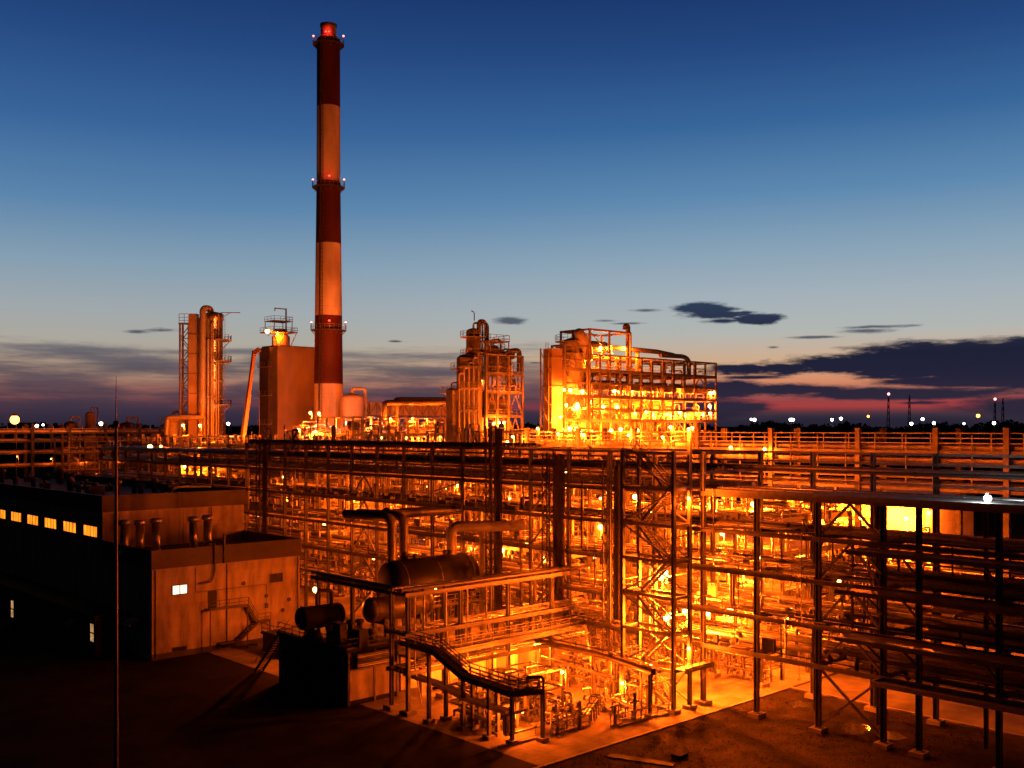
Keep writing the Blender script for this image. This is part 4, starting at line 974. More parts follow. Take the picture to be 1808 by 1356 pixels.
def drum(nm, label, c, r, l, mt, legs, zl, seed, deck=True):
    t = thing(nm, label, 'drum', (c[0],c[1],0)); b = MB(); b.vessel(c, r, l, 'x', 32); b.build('shell', M[mt], t)
    for g in (-.32,.32):
        b = MB(); b.box((c[0]+g*l,c[1],c[2]-r*.95),(.5,r*1.7,r*.5)); b.build('saddle', M['steel_d'], t)
        for s in (-1,1):
            b = MB(); b.hcol(c[0]+g*l,c[1]+s*r*.8,.2,c[2]-r*1.2,.34,'y'); b.build('leg', M['steel_d'], t)
    for g in (-.45,0,.45):
        b = MB(); b.lathe((c[0]+g*l,c[1],c[2]), [(r+.01,-.06),(r+.05,-.06),(r+.05,.06),(r+.01,.06)], 32, 'x', False); b.build('band', M['steel_d'], t)
    rg = random.Random(seed)
    for k in range(4):
        x = c[0]+rg.uniform(-.4,.4)*l; b = MB(); b.lathe((x,c[1],c[2]), [(.2,r-.05),(.2,r+.4),(.32,r+.4),(.32,r+.52),(.01,r+.52)], 12); b.build('nozzle', M['pipe_d'], t)
    if deck:
        b = MB(); z = c[2]-r*1.05; b.span((c[0]-l*.62,c[1]-r*1.5,z-.12),(c[0]+l*.62,c[1]-r*1.15,z)); b.rail([(c[0]-l*.62,c[1]-r*1.5,z),(c[0]+l*.62,c[1]-r*1.5,z)],1.1,.03,1.4); b.build('walkway', M['steel'], t)
    return t
drum('horizontal_drum', 'big dark horizontal drum raised behind the low pipe rack', (72.6,91.2,10.0), 2.45, 10.5, 'near_black', 4, 6, 1)
drum('horizontal_drum', 'smaller drum right of the dark shed whose round end is lit orange', (65.8,88.0,8.0), 1.3, 7.4, 'pipe_d', 4, 6, 2, False)
drum('horizontal_drum', 'second pale drum tucked behind the big dark drum', (80.0,97.0,9.0), 1.5, 8.0, 'pipe_l', 4, 6, 3)

# fat bent pipes rising over the big drum
def fat(label, pts, r, m, rr=1.1):
    t = thing('vapour_pipe', label, 'pipe', (pts[0][0],pts[0][1],0)); b = MB(); b.tube(rnd(pts, rr, 6), r, 18); b.build('pipe_run', M[m], t)
    a = Vector(pts[0]); c = Vector(pts[1]); dv = (c-a).normalized()
    b = MB(); b.tube([a, a+dv*.25], r*1.35, 18); b.build('flange', M['steel_d'], t)
    return t
def fpts(pl, v): return [tuple(on_v(x,y,v)) for x,y in pl]
for i, (dx, w, lab) in enumerate(((0,0,'nearest of the two fat hooked pipes above the big drum'),(21,1.4,'second fat hooked pipe just right of and behind its twin'))):
    p = on_v(692+dx, 985, 91.5+w); z1 = on_v(692+dx, 913-1.5*i, 91.5+w).z
    fat(lab, [(p.x,p.y,12.2),(p.x,p.y,z1),(p.x-1.6,p.y+6.8,z1+.05)], .52, 'pipe_d')
p = on_v(797, 985, 91.5); fat('fat pipe with a long level run to the right of the drum', [(p.x,p.y,12.0),(p.x,p.y,15.6),(p.x+7.5,p.y-5.2,15.6)], .62, 'pipe_l', 1.0)
p = on_v(720, 905, 98); fat('long dark fat pipe lying level behind the hooked pipes', [(p.x-3.2,98,16.9),(p.x+9.5,98,16.9),(p.x+9.5,98,13)], .6, 'pipe_d')
p = on_v(853, 1000, 92.5); t = thing('support_column', 'smooth pale round column under the level fat pipe', 'column', (p.x,p.y,0)); b = MB(); b.lathe((p.x,p.y,0),[(.45,0),(.45,14.9),(.6,15.0),(.01,15.05)],18); b.build('shaft', M['pipe_l'], t); b = MB(); b.box((p.x,p.y,.2),(1.6,1.6,.4)); b.build('footing', M['concrete'], t)

# pump house wall behind the pad
def pump_house():
    t = thing('pump_house', 'low pale pump house with pillars, brightly lit behind the pad', 'building', (64,83,0))
    b = MB(); b.span((63.5,84.5,0),(79.5,84.8,3.6)); b.span((79.2,80.5,0),(79.5,84.49,3.6)); b.build('wall', M['wall_b'], t)
    b = MB(); b.span((63.2,81.2,3.6),(79.7,85,3.85)); b.build('roof', M['concrete'], t)
    for u in (64,67.2,70.4,73.6,76.8):
        b = MB(); b.box((u,81.6,1.8),(.55,.55,3.58)); b.build('pillar', M['wall_b'], t)
    b = MB(); b.span((75.2,84.4,.0),(76.4,84.49,2.1)); b.build('door', M['steel'], t)
pump_house()
# ------------------------------------------------------------------ process structures
def frame(label, us, vs, levels, top, seed, npipes=40, mcol='steel', bays=(), decks=None, colw=.34, railface=True, name='process_structure', open_top=None, pipe_r=(.06,.08,.1,.14,.18,.25), zmin=0, pm=('clad','pipe_l','galv','clad','pipe_d'), equip=True):
    rg = random.Random(seed); t = thing(name, label, 'structure', (us[0],vs[0],0))
    for u in us:
        for v in vs:
            b = MB(); b.hcol(u,v,0,top,colw,'y',.06); b.build('column', M[mcol], t)
    u0,u1,v0,v1 = us[0],us[-1],vs[0],vs[-1]
    for z in levels:
        b = MB()
        for u in us: b.bar((u,v0,z-.2),(u,v1,z-.2),.2,.36)
        b.build('cross_beam', M[mcol], t)
        for v in vs: b = MB(); b.bar((u0,v,z-.22),(u1,v,z-.22),.2,.4); b.build('beam', M[mcol], t)
        if decks is None or z in decks:
            b = MB()
            for i in range(len(us)-1):
                for j in range(len(vs)-1):
                    if rg.random() < .8: b.span((us[i]+.11,vs[j]+.11,z-.02),(us[i+1]-.11,vs[j+1]-.11,z+.03))
            b.build('deck', M['grating'], t)
            b = MB(); pts = [(u0-.05,v1,z),(u0-.05,v0-.05,z),(u1+.05,v0-.05,z),(u1+.05,v1,z)]; b.rail(pts,1.15,.03,1.5); b.build('railing', M['galv'], t)
    b = MB()
    for u in us: b.bar((u,v0,top-.12),(u,v1,top-.12),.18,.24)
    for v in vs: b.bar((u0,v,top-.12),(u1,v,top-.12),.18,.24)
    b.build('top_frame', M[mcol], t)
    zs = [zmin]+list(levels)
    for (i, k) in bays:
        if k+1 < len(zs)+1:
            za = zs[k]; zb = (zs[k+1] if k+1 < len(zs) else top)-.4; b = MB()
            b.bar((us[i],v0-.02,za),((us[i]+us[i+1])/2,v0-.02,zb),.16); b.bar((us[i+1],v0-.02,za),((us[i]+us[i+1])/2,v0-.02,zb),.16); b.build('brace', M[mcol], t)
    # pipework bolted to the frame
    zz = sorted(levels)+[top]
    for i in range(min(npipes,95)):
        r = rg.choice(pipe_r); z0 = rg.choice(zz[:-1]); z = z0+rg.uniform(.3,2.2)
        u = rg.uniform(u0+.3,u1-.3); v = v0+rg.random()**1.6*(v1-v0-.6)+.3; k = rg.random()
        L1 = rg.uniform(2,9); zd = rg.uniform(1.2,4.5); e = min(u1-.2,u+L1)
        if k < .38: pts = [(u,v,max(.3,z0-zd*.6)),(u,v,z+.6),(e,v,z+.6),(e,v,max(.3,z0-zd*.4))]
        elif k < .62: pts = [(u,v,max(.3,z0-zd)),(u,v,min(top,z+2.2)),(u,min(v1-.2,v+rg.uniform(1,4)),min(top,z+2.2))]
        elif k < .85: pts = [(u,v,z),(e,v,z),(e,v,z+rg.uniform(.8,1.8))]
        else: pts = [(u,v,z),(u,min(v1-.2,v+rg.uniform(2,6)),z),(u+1.2 if u+1.4<u1 else u-1,min(v1-.2,v+5),z),(u+1.2 if u+1.4<u1 else u-1,min(v1-.2,v+5),z-1.5)]
        b = MB(); b.tube(rnd(pts,max(.25,r*2.2),3), r, 8)
        c = Vector(pts[1]); b.box((c.x,c.y,c.z-.35),(r*3,r*3,.12))
        b.build('pipe', M[rg.choice(pm)], t)
    # valves with hand wheels
    for i in range(14):
        u = rg.uniform(u0,u1); z = rg.choice(levels)+rg.uniform(.7,1.3); v = v0+rg.uniform(.2,1.5); b = MB()
        b.box((u,v,z),(.35,.3,.35)); b.tube([(u,v,z),(u,v-.1,z+.55)],.04,6); b.lathe((u,v-.1,z+.55),[(.22,-.02),(.26,0),(.22,.02)],12); b.tube([(u-.7,v,z),(u+.7,v,z)],.1,8); b.build('valve', M['pipe_l'], t)
    return t
def cyl_v(label, c, r, z0, z1, mt='clad', cat='vessel', name='process_vessel', rings=4, plat=(), skirt=True):
    t = thing(name, label, cat, (c[0],c[1],z0)); b = MB(); k = r*.5
    pr = [(r*1.0,z0),(r,z1)]+[(r*math.cos(R(a)), z1+k*math.sin(R(a))) for a in (20,45,70)]+[(.01,z1+k)]
    b.lathe((c[0],c[1],0), pr, 24); b.build('shell', M[mt], t)
    for i in range(rings):
        z = z0+(z1-z0)*(i+.5)/rings; b = MB(); b.lathe((c[0],c[1],0), [(r+.02,z-.1),(r+.12,z-.1),(r+.12,z+.1),(r+.02,z+.1)], 24, smooth=False); b.build('stiffener', M['steel'], t)
    for z in plat:
        b = MB(); w = 1.1; b.lathe((c[0],c[1],0), [(r+.03,z-.1),(r+w,z-.1),(r+w,z),(r+.03,z)], 20, smooth=False)
        for h in (.55,1.1): b.tube([(c[0]+(r+w)*math.cos(2*math.pi*i/20),c[1]+(r+w)*math.sin(2*math.pi*i/20),z+h) for i in range(21)],.035,4)
        for i in range(14): a = 2*math.pi*i/14; b.bar((c[0]+(r+w)*math.cos(a),c[1]+(r+w)*math.sin(a),z),(c[0]+(r+w)*math.cos(a),c[1]+(r+w)*math.sin(a),z+1.1),.05)
        b.build('platform', M['steel'], t)
    b = MB(); b.ladder((c[0]-r-.3,c[1]-.4), z0+.5, z1, .5, 'y'); b.build('ladder', M['steel'], t)
    b = MB(); b.tube(rnd([(c[0],c[1],z1+k-.05),(c[0],c[1],z1+k+1.0),(c[0]+r+.5,c[1]-.4,z1+k+1.0),(c[0]+r+.5,c[1]-.4,z0+.5)],.5,4), max(.12,r*.14), 10); b.build('overhead_pipe', M['pipe_l'], t)
    return t
def onv_u(px, v): return on_v(px, HY, v).x

# ---- right unit: the bright one
HV = 121.0
us = [onv_u(p,HV) for p in (1041,1077,1113,1150,1188,1226,1264)]
us2 = sorted(us+[(us[i]+us[i+1])/2 for i in range(6)])
H1 = frame('big brightly lit process structure on the right with many decks', us2, [HV,HV+5,HV+11], [6,11,16,20.5,24.6,26.6,28.6,30.7,32.8,35.2,37.4], 40.2, 31, 95, 'steel', [(0,5),(2,7),(6,9),(8,6),(10,10)], decks=(16,20.5,24.6,28.6,32.8,37.4), colw=.3)
ul, ur = us[0], us[2]
z5 = on_v(1075,583,HV).z
t = thing('top_frame', 'tall open steel portal frame standing on the roof deck of the bright unit', 'frame', (us[0],HV,40.2))
for u in (us[0],us[1]-.2,us[2]):
    for v in (HV,HV+7): b = MB(); b.bar((u,v,40.2),(u,v,z5),.3); b.build('column', M['steel'], t)
b = MB()
for v in (HV,HV+7): b.bar((us[0],v,z5-.15),(us[2],v,z5-.15),.3,.35)
for u in (us[0],us[2]): b.bar((u,HV,z5-.15),(u,HV+7,z5-.15),.3,.35)
b.bar((us[0],HV,z5-.5),(us[1]-.2,HV,40.4),.14); b.build('top_beam', M['steel'], t)
b = MB(); p = on_v(1109,575,HV+1); b.tube(rnd([(p.x,p.y,30),(p.x,p.y,p.z),(p.x-.9,p.y,p.z),(p.x-.9,p.y,p.z-.8)],.45,4),.42,10); b.build('vent_pipe', M['pipe_d'], t)
b = MB(); b.vessel(((us[0]+us[2])/2+1,HV+5,42.0), 1.1, 6, 'x', 20); b.build('roof_drum', M['clad'], t)
# tall left duct tower of the unit
t = thing('flue_duct', 'tall dark sided square duct at the left edge of the bright unit', 'duct', (us[0]-9.8,HV-1,0))
p = on_v(974,615,HV-1); q = on_v(993,615,HV-1); b = MB(); b.span((p.x,HV-1,0),(q.x,HV+1.0,p.z)); b.build('casing', M['casing'], t)
b = MB()
for z in range(4,44,5):
    if z < p.z-.5: b = MB(); b.span((p.x-.14,HV-1.14,z),(q.x+.14,HV+1.1,z+.25)); b.build('stiffener', M['steel'], t)
b = MB(); b.ladder((p.x-.5,HV-.4), 4, p.z+1, .6, 'y'); 
for v in (HV-1.2,HV+.6): b.bar((p.x-1.0,v,0),(p.x-1.0,v,p.z),.2)
for z in range(4,int(p.z)-2,3): b.bar((p.x-1.0,HV-1.2,z),(p.x-.1,HV-1.2,z),.1); b.bar((p.x-1.0,HV-1.2,z),(p.x-1.0,HV+.6,z+3),.09)
b.build('ladder_frame', M['steel'], t)
c = on_v(1012,HY,HV+4); zt = on_v(1012,592,HV+4).z
frame('narrow open ladder frame round the arched column at the left of the bright unit', [onv_u(997,HV+.2),onv_u(1037,HV+.2)], [HV+.2,HV+3.2], [16,20.5,24.6,28.6,32.8,37.4], 41.5, 33, 30, 'steel', [(0,4),(0,6)])
cyl_v('round topped column rising behind the square duct of the bright unit', (c.x,c.y), 2.1, 0, zt-1.5, 'pipe_l', 'column', 'distillation_column', 7, (on_v(1006,625,HV+5).z,on_v(1006,604,HV+5).z,on_v(1006,690,HV+5).z))
t = thing('vapour_pipe', 'fat arched pipe falling from the column top onto the bright unit', 'pipe', (c.x,c.y,zt))
b = MB(); b.tube(rnd([(c.x+.5,c.y-1,zt-2.5),(c.x+.6,c.y-1,zt+.3),tuple(on_v(1022,590,HV+2)),tuple(on_v(1034,606,HV+1)),tuple(on_v(1038,634,HV+1))],2.4,5),1.0,14); b.build('pipe_run', M['pipe_l'], t)
b = MB(); b.span((us[0]+.3,HV+10.6,14),(us[-1]-.3,HV+10.7,32.5)); b.build('bright_backdrop', M['wall_b'], H1)  # added pale backdrop, there to catch lamp light behind the decks
# ducts on the roof, right half
t = thing('roof_duct', 'dark level duct bent down twice along the roof of the bright unit', 'duct', (us[2],HV+4,40))
za = 41.3; b = MB(); b.tube(rnd([(us[2]-2,HV+3,za+.6),(us[4]-1,HV+3,za+.5),(us[4]+4,HV+3,za+.1)],.5),.45,12); b.tube(rnd([(us[3],HV+3.4,37.5),(us[3],HV+3.4,za+.6),(us[3]+.8,HV+3,za+.6)],.6),.42,12); b.tube(rnd([(us[4],HV+3,za-.1),(us[5]+.5,HV+3,za),(us[5]+2.2,HV+3,za-.6),(us[5]+2.2,HV+3,37.4)],1.2,5),.45,12); b.build('pipe_run', M['pipe_l'], t)
rg = random.Random(77)
for i in range(7):
    u = us[0]+3+i*(us[-1]-us[0]-6)/6; b = None
    t = thing('air_cooler', '%s air cooler box from the left on the upper deck of the bright unit'%ORD[i], 'air cooler', (u,HV+3,32.8), 'air coolers on the bright unit')
    b = MB(); b.span((u-1.9,HV+1,34.0),(u+1.9,HV+6,35.3)); b.build('fan_box', M['steel'], t)
    b = MB(); 
    for k in (-1,1): b = MB(); b.lathe((u+.9*k,HV+3.5,35.3),[(.9,0),(1.0,.5),(.8,.5),(.75,.2)],16); b.build('fan_ring', M['galv'], t)
    b = MB()
    for x in (-1.7,1.7):
        for y in (1.2,5.8): b.bar((u+x,HV+y,32.83),(u+x,HV+y,34),.18)
    b.build('stand', M['steel'], t)
for i in range(9):
    u = us[0]+2.5+i*(us[-1]-us[0]-4)/8; z = (28.63,24.63)[i%2]; h = rg.uniform(1.6,3.0)
    cyl_v('%s small upright drum from the left inside the bright unit'%ORD[i], (u,HV+rg.uniform(2.2,5)), rg.uniform(.5,.9), z, z+h, rg.choice(['clad','pipe_l']), 'drum', 'upright_drum', 1)
for i in range(8):
    u = us[0]+3+i*(us[-1]-us[0]-6)/7; z = (30.0,26.0)[(i+1)%2]; t = thing('heat_exchanger', '%s level heat exchanger from the left on the lit decks of the bright unit'%ORD[i], 'heat exchanger', (u,HV+2,z-1.4), 'exchangers on the bright unit')
    b = MB(); b.vessel((u,HV+3.2,z),.62,3.6,'x',16); b.build('shell', M['clad'], t); b = MB(); b.lathe((u-1.6,HV+3.2,z),[(.6,-.1),(.82,-.1),(.82,.1),(.6,.1)],16,'x',False); b.build('flange', M['pipe_l'], t)
    b = MB()
    for x in (-1.1,1.1): b = MB(); b.box((u+x,HV+3.2,z-.95),(.25,1.0,.85)); b.build('saddle', M['steel'], t)

# ---- centre tower
CV = 141.8
cu = [onv_u(p,CV) for p in (858,878,898,922)]; cl = onv_u(806,CV)
frame('dark central tower structure of open steel frames around a domed column', cu, [CV,CV+4.5], [6,11,16,20.5,24.5,29.5,34.0,37.5], 41.0, 41, 80, 'steel', [(2,6),(2,5),(0,6),(1,7)], colw=.42)
c = on_v(836,HY,CV+3); zt = on_v(836,586,CV+3).z
cc = on_v(824,HY,CV+2.5); cyl_v('wide dark lower vessel on the stepped left side of the central tower', (cc.x,cc.y), 1.9, 10, on_v(824,634,CV+2.5).z, 'pipe_d', 'vessel', 'process_vessel', 6, (on_v(824,650,CV).z, on_v(824,690,CV).z))
cyl_v('dark domed column topped by a curved vent in the central tower', (c.x,c.y), 1.4, 0, zt, 'pipe_d', 'column', 'distillation_column', 7, (zt-1,zt-4.5,zt-9))
b = thing('vapour_pipe', 'dark double loop pipe hooked over the top of the domed column', 'pipe', (c.x,c.y,zt)); m_ = MB(); z2 = on_v(842,568,CV+4).z
for k in (0,.8): m_.tube(rnd([(c.x+.3+k*.4,c.y-1.0,zt-.5),(c.x+.3+k*.4,c.y-1,z2-k*.5),(c.x+2.0+k*.6,c.y-1.2,z2-k*.5),(c.x+2.0+k*.6,c.y-1.2,30)],.9,4),.3,10)
m_.tube(rnd([(c.x+.2,c.y,z2),(c.x+.2,c.y,z2+1.6),(c.x-.5,c.y,z2+1.8)],.4),.1,6); m_.build('pipe_run', M['pipe_d'], b)
for i, (px, py, r, h) in enumerate(((868,620,1.5,8),(888,640,1.2,5.5),(902,668,1.0,4),(860,690,1.6,6),(884,700,1.3,5),(822,715,1.4,7))):
    p = on_v(px,py,CV+3); z = max(x for x in [6,11,16,20.5,24.5,29.5,34.0,37.5] if x < p.z-1)
    cyl_v('%s short dark drum standing on the decks of the central tower, counting from the top'%ORD[i], (p.x,p.y), r, z+.03, z+h*.6, 'pipe_d', 'drum', 'upright_drum', 2, (z+h*.6-.2,) if i < 2 else ())
# casing around the column foot
t = thing('reactor_casing', 'boxed casing round the foot of the domed column', 'casing', (cl,CV,22)); p = on_v(808,630,CV-.6); q = on_v(842,630,CV-.6); b = MB(); b.span((p.x+.6,CV-.6,10),(q.x+1.2,CV-.1,p.z)); b.span((p.x-1.2,CV-.55,10),(p.x+.59,CV+1.2,p.z-6)); b.build('panel', M['pipe_d'], t)
for z in (26,30,34,38):
    b = MB(); b.span((p.x-.1,CV-.85,z),(q.x+.1,CV-.61,z+.3)); b.rail([(p.x-.1,CV-1.6,z+.3),(q.x+.1,CV-1.6,z+.3)],1.1,.03); b.span((p.x-.1,CV-1.65,z+.2),(q.x+.1,CV-.86,z+.3)); b.build('stiffener', M['steel'], t)
b = MB()
for k in range(5): u = p.x+(q.x-p.x)*k/4; b.tube(rnd([(u,CV-1.0,24),(u,CV-1.0,p.z-3+k),(u+1,CV-1.0,p.z-3+k)],.4),.17,8)
b.build('pipe_bank', M['pipe_l'], t)
# side column with spiral pipes left of the tower
c = on_v(797,HY,CV+2); zt = on_v(797,690,CV+2).z
cyl_v('small column with ring platforms at the left foot of the central tower', (c.x,c.y), 1.0, 0, zt, 'pipe_d', 'column', 'distillation_column', 3, (zt-.5,zt-3))
# upper small platforms right of the dome
t = thing('access_platform', 'railed lamp lit platform at the top right of the central tower', 'platform', (cu[0],CV,41.5))
p = on_v(856,602,CV+1); q = on_v(890,602,CV+1); b = MB(); b.span((p.x,CV-.5,p.z-.1),(q.x,CV+4,p.z)); b.rail([(p.x,CV+4,p.z),(p.x,CV-.5,p.z),(q.x,CV-.5,p.z),(q.x,CV+4,p.z)],1.2,.04)
for x in (p.x+.1,q.x-.1):
    for y in (CV-.4,CV+3.9): b.bar((x,y,p.z),(x,y,41.4),.16)
b.build('deck', M['steel'], t)
b = MB(); b.tube(rnd([(q.x,CV+1,41),(q.x+1.5,CV+1,on_v(900,620,CV+1).z),(q.x+4,CV+1,on_v(900,617,CV+1).z),(q.x+4,CV+1,38)],.9),.5,12); b.tube([(p.x,CV+1.8,41.3),(q.x+3,CV+1.8,41.3)],.6,12); b.build('pipe_run', M['pipe_d'], t)

# ---- middle structure
JV = 159.0
ju = [onv_u(p,JV) for p in (623,655,687,720,752,786,818,850)]
ju2 = sorted(ju+[(ju[i]+ju[i+1])/2 for i in range(7)])
frame('long low middle process structure with lamps under its deck, behind the dark rack', ju2, [JV,JV+6,JV+12], [6.5,12,17.5,22.6,26.0], 29.3, 51, 90, 'steel', [(11,4),(12,4),(13,4),(12,3),(0,3)], colw=.26)
t = thing('roof_duct', 'long dark roof duct over the middle structure with two stepped ends', 'duct', (ju[2],JV+3,31))
za = on_v(700,712,JV+3).z; zb = on_v(850,712,JV+3).z
b = MB(); b.tube(rnd([(ju[2]+1,JV+3,28.8),(ju[2]+1,JV+3,za),(ju[-1],JV+3,za+.6)],.9,5),.6,12); b.tube(rnd([(ju[3],JV+4,28.8),(ju[3],JV+4,za+.6),(ju[3]+1,JV+4,za+.7),(ju[-1]+2,JV+4,za+1.1)],.9,5),.6,12); b.build('pipe_run', M['pipe_d'], t)
for i in range(7):
    u = (ju[i]+ju[i+1])/2; t = thing('air_cooler', '%s arch shaped cooler from the left on top deck of the middle structure'%ORD[i], 'air cooler', (u,JV+3,26), 'coolers on the middle structure')
    b = MB(); b.vessel((u,JV+3,27.5),.95,1.8,'x',18); b.build('shell', M['pipe_d'], t); b = MB(); b.box((u,JV+3,26.4),(2.2,1.6,.7)); b.build('stand', M['steel'], t)
    b = MB(); b.tube(rnd([(u-1.1,JV+1.6,26.2),(u-1.1,JV+1.6,28.4),(u+1.1,JV+1.6,28.4),(u+1.1,JV+1.6,26.2)],.5),.17,8); b.build('loop_pipe', M['pipe_l'], t)
# enclosed conveyor gallery between chimney and tower
t = thing('conveyor_gallery', 'pale enclosed gallery running right from the chimney foot above the middle structure', 'gallery', (130,190,30))
p = on_v(640,733,188); q = on_v(800,733,188); zt = on_v(640,710,188).z
b = MB(); b.span((p.x,188,p.z),(q.x,191,zt)); b.build('casing', M['casing'], t)
b = MB(); n = 14
for k in range(n):
    a = p.x+(q.x-p.x)*k/n; c = p.x+(q.x-p.x)*(k+1)/n
    b.bar((a,187.9,p.z),(c,187.9,zt) if k%2 else (c,187.9,p.z),.16); b.bar((a,187.9,p.z),(a,187.9,zt),.16); 
    if k%2 == 0: b.bar((a,187.86,zt),(c,187.86,p.z),.16)
b.bar((p.x,187.85,zt),(q.x,187.85,zt),.2); b.bar((p.x,187.85,p.z),(q.x,187.85,p.z),.2); b.build('truss', M['steel'], t)
for k in (.1,.5,.9): b = MB(); u = p.x+(q.x-p.x)*k; b.bar((u,189.5,0),(u,189.5,p.z),.6); b.build('trestle', M['steel'], t)
c = on_v(622,HY,186); cyl_v('squat round hopper against the right side of the chimney foot', (c.x,c.y), 2.6, 0, on_v(622,705,186).z, 'casing', 'hopper', 'hopper', 4)
# lamp lit railed platform and stair in front of chimney
frame('small railed platform structure with stair in front of the chimney foot', [on_v(p,HY,178).x for p in (537,560,585)], [178,182], [6,12,18,23.0,26.4], 26.5, 61, 30)
t = thing('vapour_pipe', 'pair of long pale pipes sweeping left from the chimney foot', 'pipe', tuple(on_v(515,780,174)))
b = MB()
for k in range(4): b.tube(rnd([tuple(on_v(512,776+5*k,172)),tuple(on_v(545,770+5*k,172)),tuple(on_v(562,758+4*k,172)),tuple(on_v(600,756+4*k,172))],1.5,4),.28,8)
b.build('pipe_run', M['clad'], t)

# ---- structures between the main rack and the far rack, seen through it
frame('three deck process structure packed with pipes right behind the stair tower', [96,101,106,110.5], [60,66,72,78,84], [5.2,9.4,13.6,17.2], 17.4, 71, 95, 'steel', [(0,1),(1,2),(2,0)])
frame('crowded pump structure behind the middle bays of the main rack', [97,102,107.5], [92,98,104,110,116,122], [5.5,10.5,15.5], 15.8, 72, 95, 'steel', [(0,0),(1,1)])
frame('crowded exchanger structure behind the left bays of the main rack', [105,110,115.5], [126,132,138,144,150], [5.5,10.5,15.5,19.5], 19.8, 73, 90, 'steel', [(0,0),(1,1)])
frame('low lit structure behind the right bays of the main rack', [118.5,122.0], [88,95,102,109], [7,12.5,17,21], 21.2, 74, 80, 'steel', [])
frame('tank side structure between twin column and heater tower', [onv_u(p,200) for p in (320,350,385,420,455)], [200,206], [7,13,18,22.5], 25.5, 75, 70, 'steel', [(0,2),(2,3)])
frame('narrow pipe filled gallery in front of the compressor house wall', [119.6,123.2], [56,61,66,72,78,84], [5,8.8,12.2], 12.4, 76, 95, 'steel', [])
frame('tall pipe gallery between far rack and middle structure', [119,123,127], [112,118,124,130,136], [7,12,17,21,24.5], 26.5, 78, 90, 'steel', [(0,2),(1,3)])
frame('open plant frame beyond the left end of the far rack', [108,113,118], [160,168,176,184], [7,12,17,21.5], 25.0, 79, 80, 'steel', [(0,2),(1,3)])
# plant beyond the left end: silos, chute and a tank lit from one side
for i, (px, v, r, py, m_) in enumerate(((306,228,2.0,742,'pipe_l'),(283,232,2.6,772,'casing'),(225,262,2.2,752,'pipe_d'),(160,262,1.2,731,'casing'),(125,262,1.6,749,'pipe_d'))):
    p = on_v(px,HY,v); zt = on_v(px,py,v).z
    cyl_v('%s vessel from the right in the small far left vessel group'%ORD[i], (p.x,p.y), r, 8 if i < 2 else 0, zt, m_, 'vessel', 'process_vessel', 3, (zt-.4,) if i in (0,2) else ())
t = thing('conveyor_chute', 'sloping pale chute beside the strong lamp at the far left plant', 'chute', tuple(on_v(290,825,226))); b = MB(); p = on_v(283,826,225); q = on_v(318,778,225); b.bar(p,q,1.2,1.4); b.build('trough', M['casing'], t)
b = MB(); b.bar(p+Vector((1.5,0,.5)),Vector((p.x+1.5,p.y,5)),.35); b.bar(q,Vector((q.x,q.y,5)),.35); b.build('trestle', M['steel'], t)
frame('low dark process frame at the far left behind the two tier building roof', [on_v(p,HY,240).x for p in (110,150,190,230,268)], [240,245], [13,17.5,21.5], 25.2, 81, 60, 'steel_d', [(0,1),(2,1)])
# bright walled compressor house
t = thing('compressor_house', 'long pale walled compressor house glowing behind the right part of the rack', 'building', (127,48,0))
b = MB(); b.span((127,58,0),(140,86,18.0)); b.build('wall', M['wall_b'], t)
for z in (7.2,):
    for k in range(5): v = 59.6+5*k; b = MB(); b.span((126.9,v,z),(126.99,v+3.8,z+1.7)); b.build('louvre_window', M['wall_d'], t)
b = MB(); b.span((126.6,57.6,18.0),(140.4,86.4,18.4)); b.build('roof', M['roof'], t)
for v in range(59,87,5): b = MB(); b.span((126.75,v-.25,0),(126.99,v+.25,17.98)); b.build('pilaster', M['steel'], t)
for z in (6,12): b = MB(); b.span((125.2,58,z),(126.74,86,z+.15)); b.rail([(125.25,58,z+.15),(125.25,86,z+.15)],1.1,.03,1.5); b.build('walkway', M['galv'], t)
for k, v in enumerate((60,67,76)): b = MB(); b.span((126.93,v,0),(126.985,v+3.4,4.2)); b.build('door', M['steel'], t)
rg = random.Random(5)
b = MB()
for k in range(22):
    v = rg.uniform(58.5,84); z = rg.uniform(1,16); b.tube(rnd([(126.2,v,z),(126.2,min(86,v+rg.uniform(2,8)),z),(126.2,min(86,v+rg.uniform(2,8)),z-rg.uniform(1,4))],.3),rg.choice([.08,.12,.18]),8)
b.build('wall_pipework', M['clad'], t)

